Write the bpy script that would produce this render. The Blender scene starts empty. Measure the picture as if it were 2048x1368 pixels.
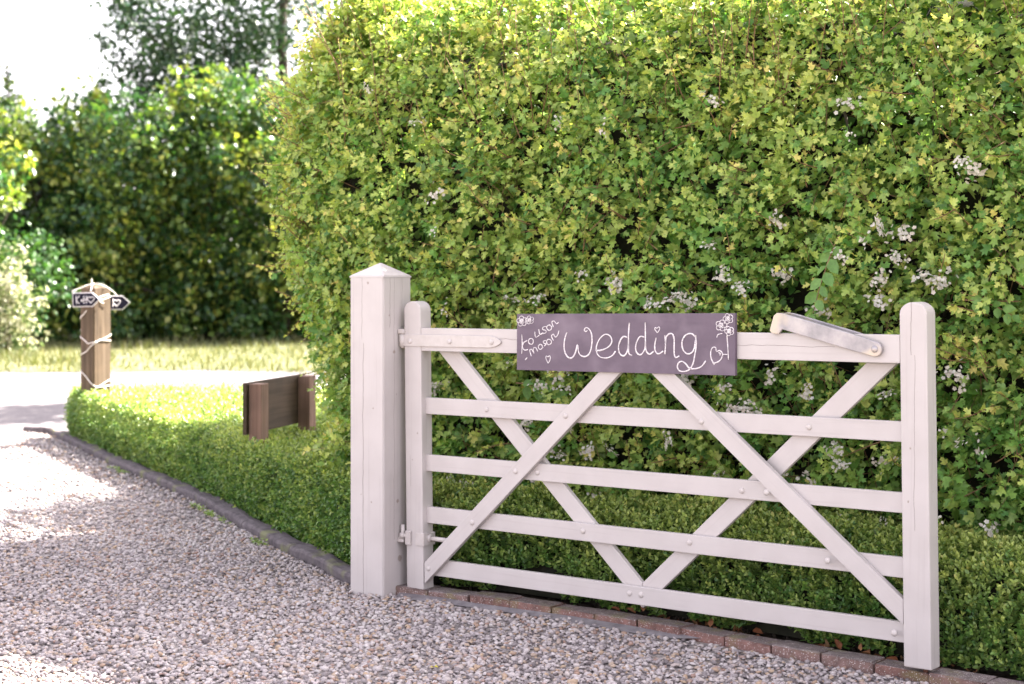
import bpy, bmesh, math, random
import numpy as np
from mathutils import Vector, Matrix

R = math.radians
scene = bpy.context.scene
C = scene.collection
rng = np.random.default_rng(7)
random.seed(7)

# ------------------------------------------------------------------ camera
cam = bpy.data.cameras.new('camera')
cam_ob = bpy.data.objects.new('camera', cam)
C.objects.link(cam_ob)
cam_ob.location = (0, 0, 1.48)
cam_ob.rotation_euler = (R(90), 0, 0)
cam.sensor_width = 36.0
cam.lens = 58.0
cam.shift_y = -0.0752
cam.clip_start = 0.1
cam.clip_end = 2000
cam.dof.use_dof = True
cam.dof.focus_distance = 6.5
cam.dof.aperture_fstop = 3.3
scene.camera = cam_ob

# ------------------------------------------------------------------ sky, sun, exposure
SUN_AZ, SUN_EL = R(60), R(44.8)          # azimuth from +Y towards +X
S = Vector((math.sin(SUN_AZ) * math.cos(SUN_EL), math.cos(SUN_AZ) * math.cos(SUN_EL), math.sin(SUN_EL)))
world = bpy.data.worlds.new('World')
scene.world = world
world.use_nodes = True
wn = world.node_tree
wn.nodes.clear()
sky = wn.nodes.new('ShaderNodeTexSky')
sky.sky_type = 'NISHITA'
sky.sun_disc = False
sky.sun_elevation = SUN_EL
sky.sun_rotation = SUN_AZ
sky.air_density = 1.0
sky.dust_density = 3.0
hsv = wn.nodes.new('ShaderNodeHueSaturation')
hsv.inputs['Saturation'].default_value = 0.28
tint = wn.nodes.new('ShaderNodeMix')
tint.data_type = 'RGBA'
tint.blend_type = 'MULTIPLY'
tint.inputs['Factor'].default_value = 1.0
tint.inputs[7].default_value = (1.0, 0.925, 0.945, 1)
bg = wn.nodes.new('ShaderNodeBackground')
bg.inputs['Strength'].default_value = 0.092
wo = wn.nodes.new('ShaderNodeOutputWorld')
wn.links.new(sky.outputs[0], hsv.inputs['Color'])
wn.links.new(hsv.outputs[0], tint.inputs[6])
wn.links.new(tint.outputs[2], bg.inputs['Color'])
wn.links.new(bg.outputs[0], wo.inputs['Surface'])
sun = bpy.data.lights.new('sun', 'SUN')
sun.energy = 5.0
sun.angle = R(0.55)
sun.color = (1.0, 0.94, 0.84)
sun_ob = bpy.data.objects.new('sun', sun)
C.objects.link(sun_ob)
sun_ob.location = (20, 14, 25)
sun_ob.rotation_euler = S.to_track_quat('Z', 'Y').to_euler()
scene.view_settings.view_transform = 'Standard'
scene.view_settings.look = 'None'
scene.view_settings.exposure = 3.15
scene.view_settings.gamma = 1.0
scene.view_settings.use_curve_mapping = False
scene.cycles.max_bounces = 7
scene.cycles.diffuse_bounces = 4
scene.cycles.transmission_bounces = 5
scene.cycles.glossy_bounces = 3
scene.cycles.transparent_max_bounces = 4
scene.cycles.caustics_reflective = False
scene.cycles.caustics_refractive = False
scene.cycles.sample_clamp_indirect = 6.0
scene.render.use_motion_blur = False

# ------------------------------------------------------------------ helpers
def tag(o, label=None, cat=None, group=None, kind=None):
    if label: o['label'] = label
    if cat: o['category'] = cat
    if group: o['group'] = group
    if kind: o['kind'] = kind
    return o

def empty(name, loc, rz=0.0):
    o = bpy.data.objects.new(name, None)
    o.empty_display_size = 0.2
    o.location = loc
    o.rotation_euler = (0, 0, rz)
    C.objects.link(o)
    return o

def root_mat(root):
    m = Matrix.Translation(root.location) @ root.rotation_euler.to_matrix().to_4x4()
    if root.parent:
        m = root_mat(root.parent) @ m
    return m

def link(name, me, m=None, parent=None, world_coords=False):
    o = bpy.data.objects.new(name, me)
    C.objects.link(o)
    if m is not None and me is not None and not me.materials:
        me.materials.append(m)
    if parent is not None:
        o.parent = parent
        if world_coords:
            o.matrix_parent_inverse = world_mat(parent).inverted()
    return o

def world_mat(o):
    m = o.matrix_basis.copy()
    if o.parent:
        m = world_mat(o.parent) @ o.matrix_parent_inverse @ m
    return m

def mesh_np(name, V, loops, totals, smooth=False, attrs=None, colors=None, mat_idx=None):
    """fast mesh from flat arrays"""
    me = bpy.data.meshes.new(name)
    V = np.ascontiguousarray(V, dtype=np.float32)
    me.vertices.add(len(V))
    me.vertices.foreach_set('co', V.ravel())
    loops = np.ascontiguousarray(loops, dtype=np.int32).ravel()
    totals = np.ascontiguousarray(totals, dtype=np.int32).ravel()
    me.loops.add(len(loops))
    me.loops.foreach_set('vertex_index', loops)
    me.polygons.add(len(totals))
    starts = np.zeros(len(totals), dtype=np.int32)
    starts[1:] = np.cumsum(totals)[:-1]
    me.polygons.foreach_set('loop_start', starts)
    if smooth:
        me.polygons.foreach_set('use_smooth', np.ones(len(totals), dtype=bool))
    if attrs:
        for k, a in attrs.items():
            at = me.attributes.new(k, 'FLOAT', 'POINT')
            at.data.foreach_set('value', np.ascontiguousarray(a, dtype=np.float32))
    me.update(calc_edges=True)
    return me

def frames(Y, N):
    Y = Y / np.maximum(np.linalg.norm(Y, axis=1, keepdims=True), 1e-9)
    Z = N - (N * Y).sum(1, keepdims=True) * Y
    Z = Z / np.maximum(np.linalg.norm(Z, axis=1, keepdims=True), 1e-9)
    X = np.cross(Y, Z)
    return np.stack([X, Y, Z], axis=2)          # columns

def inst(name, templ, P, Rm, Sc, attrs=None, smooth=False):
    """copies of a small template mesh (verts, faces) joined in one mesh"""
    T, F = templ
    T = np.asarray(T, dtype=np.float64)
    n, k = len(P), len(T)
    Sc = np.asarray(Sc, dtype=np.float64)
    if Sc.ndim == 1: Sc = Sc[:, None].repeat(3, 1)
    V = np.einsum('nij,nkj->nki', Rm, T[None] * Sc[:, None, :]) + P[:, None, :]
    fl = np.concatenate([np.asarray(f) for f in F])
    ft = np.array([len(f) for f in F])
    loops = (fl[None, :] + (np.arange(n) * k)[:, None]).ravel()
    totals = np.tile(ft, n)
    at = {a: np.repeat(v, k) for a, v in (attrs or {}).items()}
    return mesh_np(name, V.reshape(-1, 3), loops, totals, smooth, at)

def rand_unit(n):
    v = rng.normal(size=(n, 3))
    return v / np.linalg.norm(v, axis=1, keepdims=True)

def unit(a):
    return a / np.maximum(np.linalg.norm(a, axis=-1, keepdims=True), 1e-9)

# cheap smooth value noise on arrays
_perm = np.random.default_rng(3).random((64, 64, 64))
def vnoise(p):
    p = np.asarray(p, dtype=np.float64)
    i = np.floor(p).astype(int); f = p - i; f = f * f * (3 - 2 * f)
    r = 0
    for dx in (0, 1):
        for dy in (0, 1):
            for dz in (0, 1):
                w = (f[..., 0] if dx else 1 - f[..., 0]) * (f[..., 1] if dy else 1 - f[..., 1]) * (f[..., 2] if dz else 1 - f[..., 2])
                r = r + w * _perm[(i[..., 0] + dx) % 64, (i[..., 1] + dy) % 64, (i[..., 2] + dz) % 64]
    return r

def tubes(name, paths, radii, sides=5, smooth=True, attrs=None):
    """several round-section tubes along polylines, one mesh; radii: per path (r0, r1)"""
    V, L, T = [], [], []
    base = 0
    for pts, (r0, r1) in zip(paths, radii):
        pts = np.asarray(pts, dtype=np.float64)
        n = len(pts)
        tan = np.gradient(pts, axis=0)
        tan = unit(tan)
        ref = np.array([0.31, 0.17, 0.93])
        if abs((tan[0] * ref).sum()) > 0.93: ref = np.array([0.9, 0.4, 0.1])
        u = unit(np.cross(tan, ref)); v = np.cross(tan, u)
        r = np.linspace(r0, r1, n)[:, None]
        for k in range(sides):
            a = 2 * math.pi * k / sides
            V.append(pts + r * (math.cos(a) * u + math.sin(a) * v))
        # layout: ring-major by side
        for k in range(sides):
            k2 = (k + 1) % sides
            for j in range(n - 1):
                L += [base + k * n + j, base + k2 * n + j, base + k2 * n + j + 1, base + k * n + j + 1]
                T.append(4)
        L += [base + k * n for k in range(sides)][::-1]; T.append(sides)
        L += [base + k * n + n - 1 for k in range(sides)]; T.append(sides)
        base += sides * n
    return mesh_np(name, np.concatenate(V), L, T, smooth)

def bm_mesh(name, bm):
    me = bpy.data.meshes.new(name)
    bmesh.ops.recalc_face_normals(bm, faces=bm.faces)
    bm.to_mesh(me); bm.free()
    return me

def prism(name, poly, y0, y1, bev=0.003, seg=2):
    """polygon in local x,z, extruded along local y from y0 to y1, edges bevelled"""
    bm = bmesh.new()
    a = [bm.verts.new((x, y0, z)) for x, z in poly]
    b = [bm.verts.new((x, y1, z)) for x, z in poly]
    n = len(poly)
    bm.faces.new(a); bm.faces.new(b[::-1])
    for i in range(n):
        bm.faces.new((a[i], b[i], b[(i + 1) % n], a[(i + 1) % n]))
    bmesh.ops.recalc_face_normals(bm, faces=bm.faces)
    if bev > 0:
        bmesh.ops.bevel(bm, geom=list(bm.edges), offset=bev, segments=seg, affect='EDGES', profile=0.6, clamp_overlap=True)
    return bm_mesh(name, bm)

def box_mesh(name, x0, x1, y0, y1, z0, z1, bev=0.003):
    return prism(name, [(x0, z0), (x1, z0), (x1, z1), (x0, z1)], y0, y1, bev)

def rod_mesh(name, p0, p1, r, sides=14, bev=0.0):
    p0, p1 = np.array(p0, float), np.array(p1, float)
    return tubes(name, [[p0, p0 + (p1 - p0) * .5, p1]], [(r, r)], sides)

def dome_mesh(name, r, h, sides=14, rings=4):
    """bolt head: dome with its flat side on local y=0, bulging to -y"""
    V = [(0, -h, 0)]
    F = []
    for j in range(1, rings + 1):
        a = j / rings * math.pi / 2
        for k in range(sides):
            t = 2 * math.pi * k / sides
            V.append((r * math.sin(a) * math.cos(t), -h * math.cos(a), r * math.sin(a) * math.sin(t)))
    for k in range(sides):
        F.append((0, 1 + k, 1 + (k + 1) % sides))
    for j in range(rings - 1):
        for k in range(sides):
            p = 1 + j * sides
            F.append((p + k, p + sides + k, p + sides + (k + 1) % sides, p + (k + 1) % sides))
    loops = [i for f in F for i in f]; tot = [len(f) for f in F]
    return mesh_np(name, V, loops, tot, True)

# ------------------------------------------------------------------ materials
def mat(name):
    m = bpy.data.materials.new(name)
    m.use_nodes = True
    nt = m.node_tree
    nt.nodes.clear()
    out = nt.nodes.new('ShaderNodeOutputMaterial')
    return m, nt, out

def N(nt, t, **kw):
    n = nt.nodes.new('ShaderNode' + t)
    for k, v in kw.items():
        if hasattr(n, k) and k not in n.inputs: setattr(n, k, v)
        else: n.inputs[k].default_value = v
    return n

def ramp(nt, stops, src=None, interp='LINEAR'):
    r = nt.nodes.new('ShaderNodeValToRGB')
    cr = r.color_ramp
    cr.interpolation = interp
    while len(cr.elements) < len(stops): cr.elements.new(0.5)
    for e, (p, c) in zip(cr.elements, stops):
        e.position = p
        e.color = (*c, 1) if len(c) == 3 else c
    if src is not None: nt.links.new(src, r.inputs[0])
    return r

def mixc(nt, a, b, fac, blend='MIX'):
    m = nt.nodes.new('ShaderNodeMix'); m.data_type = 'RGBA'; m.blend_type = blend
    for s, v in ((m.inputs[6], a), (m.inputs[7], b), (m.inputs[0], fac)):
        if hasattr(v, 'is_linked') or hasattr(v, 'links'): nt.links.new(v, s)
        elif isinstance(v, (int, float)): s.default_value = v
        else: s.default_value = (*v, 1)
    return m.outputs[2]

def math_(nt, op, a, b=None, c=None):
    m = nt.nodes.new('ShaderNodeMath'); m.operation = op
    for i, v in enumerate((a, b, c)):
        if v is None: continue
        if isinstance(v, (int, float)): m.inputs[i].default_value = v
        else: nt.links.new(v, m.inputs[i])
    return m.outputs[0]

def leaf_mat(name, stops, young_lit=None, trans=0.35, rough=0.42, trans_tint=(1.08, 1.15, 0.5), per_object=False, spec=0.4):
    """thin leaf: soft gloss, diffuse and light through the blade; colour varies leaf by leaf"""
    m, nt, out = mat(name)
    if per_object:
        src = N(nt, 'ObjectInfo').outputs['Random']
    else:
        a = N(nt, 'Attribute'); a.attribute_name = 'rnd'; src = a.outputs['Fac']
    col = ramp(nt, stops, src).outputs[0]
    if young_lit is not None:
        if per_object:
            y = math_(nt, 'FRACT', math_(nt, 'MULTIPLY', src, 17.3))
            y = math_(nt, 'POWER', y, 1.6)
        else:
            ya = N(nt, 'Attribute'); ya.attribute_name = 'young_lit'; y = ya.outputs['Fac']
        yc = ramp(nt, [(0.0, young_lit), (0.90, young_lit), (1.0, tuple(a * b for a, b in zip(young_lit, (1.0, 0.82, 0.95))))], y).outputs[0]
        col = mixc(nt, col, yc, y)
    geo = N(nt, 'NewGeometry')
    tc = N(nt, 'TexCoord')
    nz = N(nt, 'TexNoise', Scale=60.0, Detail=2.0)
    nt.links.new(geo.outputs['Position'], nz.inputs['Vector'])
    col = mixc(nt, col, ramp(nt, [(0.3, (0.72, 0.72, 0.72)), (0.7, (1.2, 1.2, 1.15))], nz.outputs[0]).outputs[0], 0.7, 'MULTIPLY')
    back = mixc(nt, col, (0.16, 0.2, 0.1), math_(nt, 'MULTIPLY', geo.outputs['Backfacing'], 0.3))
    p = N(nt, 'BsdfPrincipled', Roughness=rough)
    p.inputs['Specular IOR Level'].default_value = spec
    nt.links.new(back, p.inputs['Base Color'])
    t = N(nt, 'BsdfTranslucent')
    nt.links.new(mixc(nt, col, trans_tint, 1.0, 'MULTIPLY'), t.inputs['Color'])
    mx = N(nt, 'MixShader'); mx.inputs[0].default_value = trans
    nt.links.new(p.outputs[0], mx.inputs[1]); nt.links.new(t.outputs[0], mx.inputs[2])
    nt.links.new(mx.outputs[0], out.inputs['Surface'])
    return m

def solid_mat(name, stops, scale=(8, 8, 8), rough=0.8, bump=0.2, detail=5.0, dist=0.01, coord='Object', spec=0.3, metallic=0.0, noise2=None):
    m, nt, out = mat(name)
    tc = N(nt, 'TexCoord')
    mp = N(nt, 'Mapping'); mp.inputs['Scale'].default_value = scale
    nt.links.new(tc.outputs[coord], mp.inputs['Vector'])
    nz = N(nt, 'TexNoise', Scale=1.0, Detail=detail, Roughness=0.6)
    nt.links.new(mp.outputs[0], nz.inputs['Vector'])
    col = ramp(nt, stops, nz.outputs[0]).outputs[0]
    if noise2:
        n2 = N(nt, 'TexNoise', Scale=noise2[0], Detail=3.0)
        nt.links.new(tc.outputs[coord], n2.inputs['Vector'])
        col = mixc(nt, col, noise2[1], ramp(nt, [(noise2[2], (0, 0, 0)), (noise2[3], (1, 1, 1))], n2.outputs[0]).outputs[0])
    p = N(nt, 'BsdfPrincipled', Roughness=rough, Metallic=metallic)
    p.inputs['Specular IOR Level'].default_value = spec
    nt.links.new(col, p.inputs['Base Color'])
    b = N(nt, 'Bump', Strength=bump, Distance=dist)
    nt.links.new(nz.outputs[0], b.inputs['Height'])
    nt.links.new(b.outputs[0], p.inputs['Normal'])
    nt.links.new(p.outputs[0], out.inputs['Surface'])
    return m

def paint_mat(name, cracks=(), knots=(), knot_axis='x', long_axis=2):
    """painted timber: pinkish off-white, faint grain, chosen drying cracks and knots (object space)"""
    m, nt, out = mat(name)
    tc = N(nt, 'TexCoord')
    mp = N(nt, 'Mapping')
    sc = [55, 55, 55]; sc[long_axis] = 1.6
    mp.inputs['Scale'].default_value = sc
    nt.links.new(tc.outputs['Object'], mp.inputs['Vector'])
    grain = N(nt, 'TexNoise', Scale=1.0, Detail=4.0, Roughness=0.6)
    nt.links.new(mp.outputs[0], grain.inputs['Vector'])
    blot = N(nt, 'TexNoise', Scale=5.0, Detail=4.0)
    nt.links.new(tc.outputs['Object'], blot.inputs['Vector'])
    fine = N(nt, 'TexNoise', Scale=160.0, Detail=2.0)
    nt.links.new(tc.outputs['Object'], fine.inputs['Vector'])
    col = ramp(nt, [(0.3, (0.465, 0.422, 0.412)), (0.6, (0.510, 0.466, 0.457))], blot.outputs[0]).outputs[0]
    col = mixc(nt, col, ramp(nt, [(0.28, (0.82, 0.80, 0.80)), (0.45, (1, 1, 1))], grain.outputs[0]).outputs[0], 0.6, 'MULTIPLY')
    # specks of dirt
    col = mixc(nt, col, (0.35, 0.30, 0.27), math_(nt, 'MULTIPLY', ramp(nt, [(0.70, (0, 0, 0)), (0.78, (1, 1, 1))], fine.outputs[0]).outputs[0], 0.35))
    height = math_(nt, 'MULTIPLY', grain.outputs[0], 0.35)
    sep = N(nt, 'SeparateXYZ'); nt.links.new(tc.outputs['Object'], sep.inputs[0])
    ax = {'x': sep.outputs[0], 'y': sep.outputs[1], 'z': sep.outputs[2]}
    for (axis, along, pos, w, lo, hi, face_axis, face_lo, face_hi) in cracks:
        wob = N(nt, 'TexNoise', Scale=7.0, Detail=3.0); wob.noise_dimensions = '1D'
        nt.links.new(ax[along], wob.inputs['W'])
        wpos = math_(nt, 'ADD', math_(nt, 'MULTIPLY', math_(nt, 'SUBTRACT', wob.outputs[0], 0.5), 0.016), pos)
        d = math_(nt, 'ABSOLUTE', math_(nt, 'SUBTRACT', ax[axis], wpos))
        line = math_(nt, 'LESS_THAN', d, w)
        line = math_(nt, 'MULTIPLY', line, math_(nt, 'GREATER_THAN', ax[along], lo))
        line = math_(nt, 'MULTIPLY', line, math_(nt, 'LESS_THAN', ax[along], hi))
        line = math_(nt, 'MULTIPLY', line, math_(nt, 'GREATER_THAN', ax[face_axis], face_lo))
        line = math_(nt, 'MULTIPLY', line, math_(nt, 'LESS_THAN', ax[face_axis], face_hi))
        col = mixc(nt, col, (0.16, 0.12, 0.11), math_(nt, 'MULTIPLY', line, 0.8))
        height = math_(nt, 'SUBTRACT', height, math_(nt, 'MULTIPLY', line, 1.0))
    for (kp, kr) in knots:
        vm = N(nt, 'VectorMath', operation='DISTANCE')
        nt.links.new(tc.outputs['Object'], vm.inputs[0]); vm.inputs[1].default_value = kp
        dd = math_(nt, 'ADD', vm.outputs['Value'], math_(nt, 'MULTIPLY', math_(nt, 'SUBTRACT', fine.outputs[0], 0.5), kr * 1.6))
        k = math_(nt, 'LESS_THAN', dd, kr)
        col = mixc(nt, col, (0.22, 0.16, 0.12), math_(nt, 'MULTIPLY', k, 0.6))
        height = math_(nt, 'SUBTRACT', height, math_(nt, 'MULTIPLY', k, 0.8))
    p = N(nt, 'BsdfPrincipled', Roughness=0.5)
    p.inputs['Specular IOR Level'].default_value = 0.35
    nt.links.new(col, p.inputs['Base Color'])
    b = N(nt, 'Bump', Strength=0.45, Distance=0.003)
    nt.links.new(height, b.inputs['Height'])
    nt.links.new(b.outputs[0], p.inputs['Normal'])
    nt.links.new(p.outputs[0], out.inputs['Surface'])
    return m

def wood_mat(name, c0, c1, c2, long_axis=2):
    m, nt, out = mat(name)
    tc = N(nt, 'TexCoord'); mp = N(nt, 'Mapping')
    sc = [38, 38, 38]; sc[long_axis] = 1.4
    mp.inputs['Scale'].default_value = sc
    nt.links.new(tc.outputs['Object'], mp.inputs['Vector'])
    g = N(nt, 'TexNoise', Scale=1.0, Detail=6.0, Roughness=0.65, Distortion=0.6)
    nt.links.new(mp.outputs[0], g.inputs['Vector'])
    bl = N(nt, 'TexNoise', Scale=4.0, Detail=3.0)
    nt.links.new(tc.outputs['Object'], bl.inputs['Vector'])
    col = ramp(nt, [(0.3, c0), (0.5, c1), (0.72, c2)], g.outputs[0]).outputs[0]
    col = mixc(nt, col, ramp(nt, [(0.35, (0.7, 0.7, 0.66)), (0.65, (1.15, 1.1, 1.05))], bl.outputs[0]).outputs[0], 0.8, 'MULTIPLY')
    p = N(nt, 'BsdfPrincipled', Roughness=0.75)
    p.inputs['Specular IOR Level'].default_value = 0.25
    nt.links.new(col, p.inputs['Base Color'])
    b = N(nt, 'Bump', Strength=0.5, Distance=0.004); nt.links.new(g.outputs[0], b.inputs['Height'])
    nt.links.new(b.outputs[0], p.inputs['Normal'])
    nt.links.new(p.outputs[0], out.inputs['Surface'])
    return m

HAW = [(0.0, (0.056, 0.15, 0.044)), (0.3, (0.11, 0.26, 0.062)), (0.65, (0.205, 0.39, 0.085)), (1.0, (0.33, 0.49, 0.12))]
HAWY = (0.65, 0.68, 0.185)
M_haw = leaf_mat('hawthorn_leaf', HAW, HAWY, 0.36)
M_haw_o = leaf_mat('hawthorn_leaf_single', HAW, HAWY, 0.36, per_object=True)
BOX = [(0.0, (0.038, 0.10, 0.03)), (0.4, (0.085, 0.19, 0.042)), (0.8, (0.155, 0.285, 0.06)), (1.0, (0.24, 0.37, 0.09))]
BOXY = (0.52, 0.58, 0.16)
M_box = leaf_mat('box_leaf', BOX, BOXY, 0.28, rough=0.38, spec=0.45)
M_box_o = leaf_mat('box_leaf_single', BOX, BOXY, 0.28, rough=0.38, spec=0.45, per_object=True)
M_tree = leaf_mat('tree_leaf', [(0, (0.018, 0.056, 0.019)), (0.5, (0.042, 0.115, 0.034)), (1, (0.09, 0.18, 0.048))], (0.30, 0.38, 0.07), 0.38, rough=0.34, spec=.5)
M_tree2 = leaf_mat('tall_tree_leaf', [(0, (0.012, 0.036, 0.022)), (0.5, (0.022, 0.06, 0.03)), (1, (0.04, 0.09, 0.038))], (0.08, 0.14, 0.05), 0.24, rough=0.4)
M_garden = leaf_mat('garden_tree_leaf', [(0, (0.06, 0.12, 0.02)), (0.5, (0.12, 0.2, 0.035)), (1, (0.2, 0.28, 0.05))], (0.4, 0.42, 0.08), 0.4)
M_pale = leaf_mat('pale_leaf', [(0, (0.10, 0.16, 0.05)), (0.45, (0.16, 0.22, 0.08)), (0.55, (0.5, 0.5, 0.36)), (1, (0.7, 0.66, 0.56))], None, 0.4, rough=0.5, trans_tint=(1.0, 1.0, 0.75))
M_grass = leaf_mat('grass_blade', [(0, (0.075, 0.095, 0.03)), (0.5, (0.13, 0.14, 0.05)), (1, (0.23, 0.205, 0.10))], None, 0.25, rough=0.6)
M_elder = leaf_mat('broad_leaf', [(0, (0.14, 0.29, 0.075)), (1, (0.24, 0.41, 0.11))], None, 0.4, per_object=True)
M_dry = leaf_mat('dry_leaf', [(0, (0.13, 0.04, 0.02)), (0.6, (0.25, 0.09, 0.04)), (1, (0.4, 0.2, 0.1))], None, 0.2, rough=0.7, trans_tint=(1, .8, .6))
M_petal = leaf_mat('hawthorn_petal', [(0, (0.78, 0.66, 0.62)), (0.5, (0.86, 0.79, 0.76)), (1, (0.9, 0.86, 0.84))], None, 0.3, rough=0.6, trans_tint=(1, 1, 1))
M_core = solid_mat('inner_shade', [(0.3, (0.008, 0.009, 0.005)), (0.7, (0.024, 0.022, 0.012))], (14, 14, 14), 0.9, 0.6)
M_twig = solid_mat('reddish_twig', [(0.3, (0.14, 0.07, 0.04)), (0.7, (0.30, 0.18, 0.10))], (30, 30, 30), 0.7)
M_bark = solid_mat('bark', [(0.3, (0.03, 0.023, 0.018)), (0.7, (0.08, 0.065, 0.05))], (9, 9, 3), 0.9, 0.6)
M_metal = solid_mat('painted_metal', [(0.3, (0.462, 0.415, 0.394)), (0.7, (0.530, 0.483, 0.469))], (30, 30, 30), 0.4, 0.05, spec=0.5)
M_galv = solid_mat('galvanised_metal', [(0.3, (0.259, 0.245, 0.259)), (0.52, (0.360, 0.331, 0.346)), (0.7, (0.446, 0.410, 0.410))], (18, 18, 18), 0.42, 0.08, spec=0.5, metallic=0.45, noise2=(6.0, (0.52, 0.44, 0.36), 0.52, 0.62))
M_rust = solid_mat('rusty_metal', [(0.3, (0.10, 0.045, 0.03)), (0.7, (0.22, 0.10, 0.07))], (60, 60, 60), 0.85)
M_board = solid_mat('chalkboard_paint', [(0.3, (0.105, 0.076, 0.105)), (0.7, (0.133, 0.097, 0.132))], (9, 9, 26), 0.55, 0.03, dist=0.001, spec=0.4, noise2=(7.0, (0.20, 0.155, 0.195), 0.5, 0.8))
M_black = solid_mat('small_board_black', [(0.3, (0.010, 0.009, 0.018)), (0.7, (0.018, 0.016, 0.03))], (12, 12, 12), 0.85, spec=0.12)
M_chalk = solid_mat('chalk_white', [(0.32, (0.38, 0.33, 0.36)), (0.5, (0.70, 0.65, 0.67)), (0.62, (0.85, 0.81, 0.81))], (190, 190, 190), 0.9)
M_cord = solid_mat('white_cord', [(0.3, (0.66, 0.58, 0.53)), (0.7, (0.82, 0.76, 0.72))], (120, 120, 120), 0.9)
M_kerb = solid_mat('kerb_concrete', [(0.3, (0.068, 0.055, 0.063)), (0.6, (0.129, 0.109, 0.116)), (0.8, (0.224, 0.197, 0.197))], (26, 26, 26), 0.9, 0.5, noise2=(5.0, (0.161, 0.161, 0.087), 0.56, 0.68))
M_footing = solid_mat('footing_mortar', [(0.3, (0.136, 0.121, 0.130)), (0.7, (0.236, 0.214, 0.223))], (22, 22, 22), 0.95, 0.5)
M_soil = solid_mat('soil', [(0.3, (0.03, 0.02, 0.015)), (0.7, (0.09, 0.06, 0.045))], (20, 20, 20), 0.95, 0.8)
M_ground = solid_mat('far_grass_ground', [(0.3, (0.05, 0.075, 0.022)), (0.7, (0.13, 0.15, 0.05))], (1.2, 1.2, 1.2), 0.95, 0.6)
M_road = solid_mat('pale_road', [(0.3, (0.095, 0.084, 0.09)), (0.7, (0.13, 0.118, 0.122))], (3, 3, 3), 0.9, 0.2, noise2=(45.0, (0.155, 0.14, 0.145), 0.5, 0.65))
M_verge = solid_mat('verge_turf', [(0.3, (0.07, 0.08, 0.03)), (0.55, (0.12, 0.12, 0.05)), (0.75, (0.2, 0.165, 0.11))], (1.5, 2.4, 2), 0.95, 0.6)
M_postwood = wood_mat('weathered_post_wood', (0.042, 0.027, 0.018), (0.090, 0.062, 0.039), (0.144, 0.106, 0.074))
M_signwood = wood_mat('stained_brown_wood', (0.113, 0.067, 0.050), (0.204, 0.126, 0.097), (0.288, 0.189, 0.151))
M_signwood_h = wood_mat('stained_board_shaded', (0.040, 0.027, 0.016), (0.067, 0.045, 0.030), (0.091, 0.064, 0.043), long_axis=0)  # same wood as the stakes, darkened: the plank's shade painted in

def stone_mat(name, per_object=False):
    m, nt, out = mat(name)
    if per_object: src = N(nt, 'ObjectInfo').outputs['Random']
    else:
        a = N(nt, 'Attribute'); a.attribute_name = 'rnd'; src = a.outputs['Fac']
    col = ramp(nt, [(0.0, (0.106, 0.086, 0.089)), (0.12, (0.224, 0.198, 0.201)), (0.3, (0.330, 0.290, 0.294)), (0.5, (0.409, 0.366, 0.363)),
                    (0.66, (0.475, 0.436, 0.429)), (0.78, (0.370, 0.304, 0.271)), (0.86, (0.383, 0.284, 0.198)), (0.93, (0.277, 0.178, 0.145)), (1.0, (0.475, 0.442, 0.429))], src).outputs[0]
    geo = N(nt, 'NewGeometry')
    nz = N(nt, 'TexNoise', Scale=90.0, Detail=3.0); nt.links.new(geo.outputs['Position'], nz.inputs['Vector'])
    col = mixc(nt, col, ramp(nt, [(0.3, (0.75, 0.74, 0.74)), (0.7, (1.12, 1.1, 1.1))], nz.outputs[0]).outputs[0], 0.8, 'MULTIPLY')
    p = N(nt, 'BsdfPrincipled', Roughness=0.7); p.inputs['Specular IOR Level'].default_value = 0.3
    nt.links.new(col, p.inputs['Base Color'])
    nt.links.new(p.outputs[0], out.inputs['Surface'])
    return m
M_stone = stone_mat('gravel_stone'); M_stone_o = stone_mat('gravel_stone_single', True)

def gravel_ground_mat():
    m, nt, out = mat('gravel_bed')
    tc = N(nt, 'TexCoord')
    v = N(nt, 'TexVoronoi', Scale=52.0); nt.links.new(tc.outputs['Object'], v.inputs['Vector'])
    sep = N(nt, 'SeparateColor'); nt.links.new(v.outputs['Color'], sep.inputs[0])
    col = ramp(nt, [(0, (0.118, 0.099, 0.099)), (0.3, (0.198, 0.173, 0.173)), (0.7, (0.277, 0.247, 0.242)), (0.85, (0.247, 0.198, 0.164)), (1, (0.327, 0.302, 0.297))], sep.outputs[0]).outputs[0]
    edge = ramp(nt, [(0.0, (1, 1, 1)), (0.55, (0.9, 0.9, 0.9)), (1.0, (0.45, 0.43, 0.42))], v.outputs['Distance']).outputs[0]
    col = mixc(nt, col, edge, 0.6, 'MULTIPLY')
    p = N(nt, 'BsdfPrincipled', Roughness=0.85)
    nt.links.new(col, p.inputs['Base Color'])
    b = N(nt, 'Bump', Strength=1.0, Distance=0.012); b.invert = True
    nt.links.new(v.outputs['Distance'], b.inputs['Height']); nt.links.new(b.outputs[0], p.inputs['Normal'])
    nt.links.new(p.outputs[0], out.inputs['Surface'])
    return m
M_gravel = gravel_ground_mat()

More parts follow.
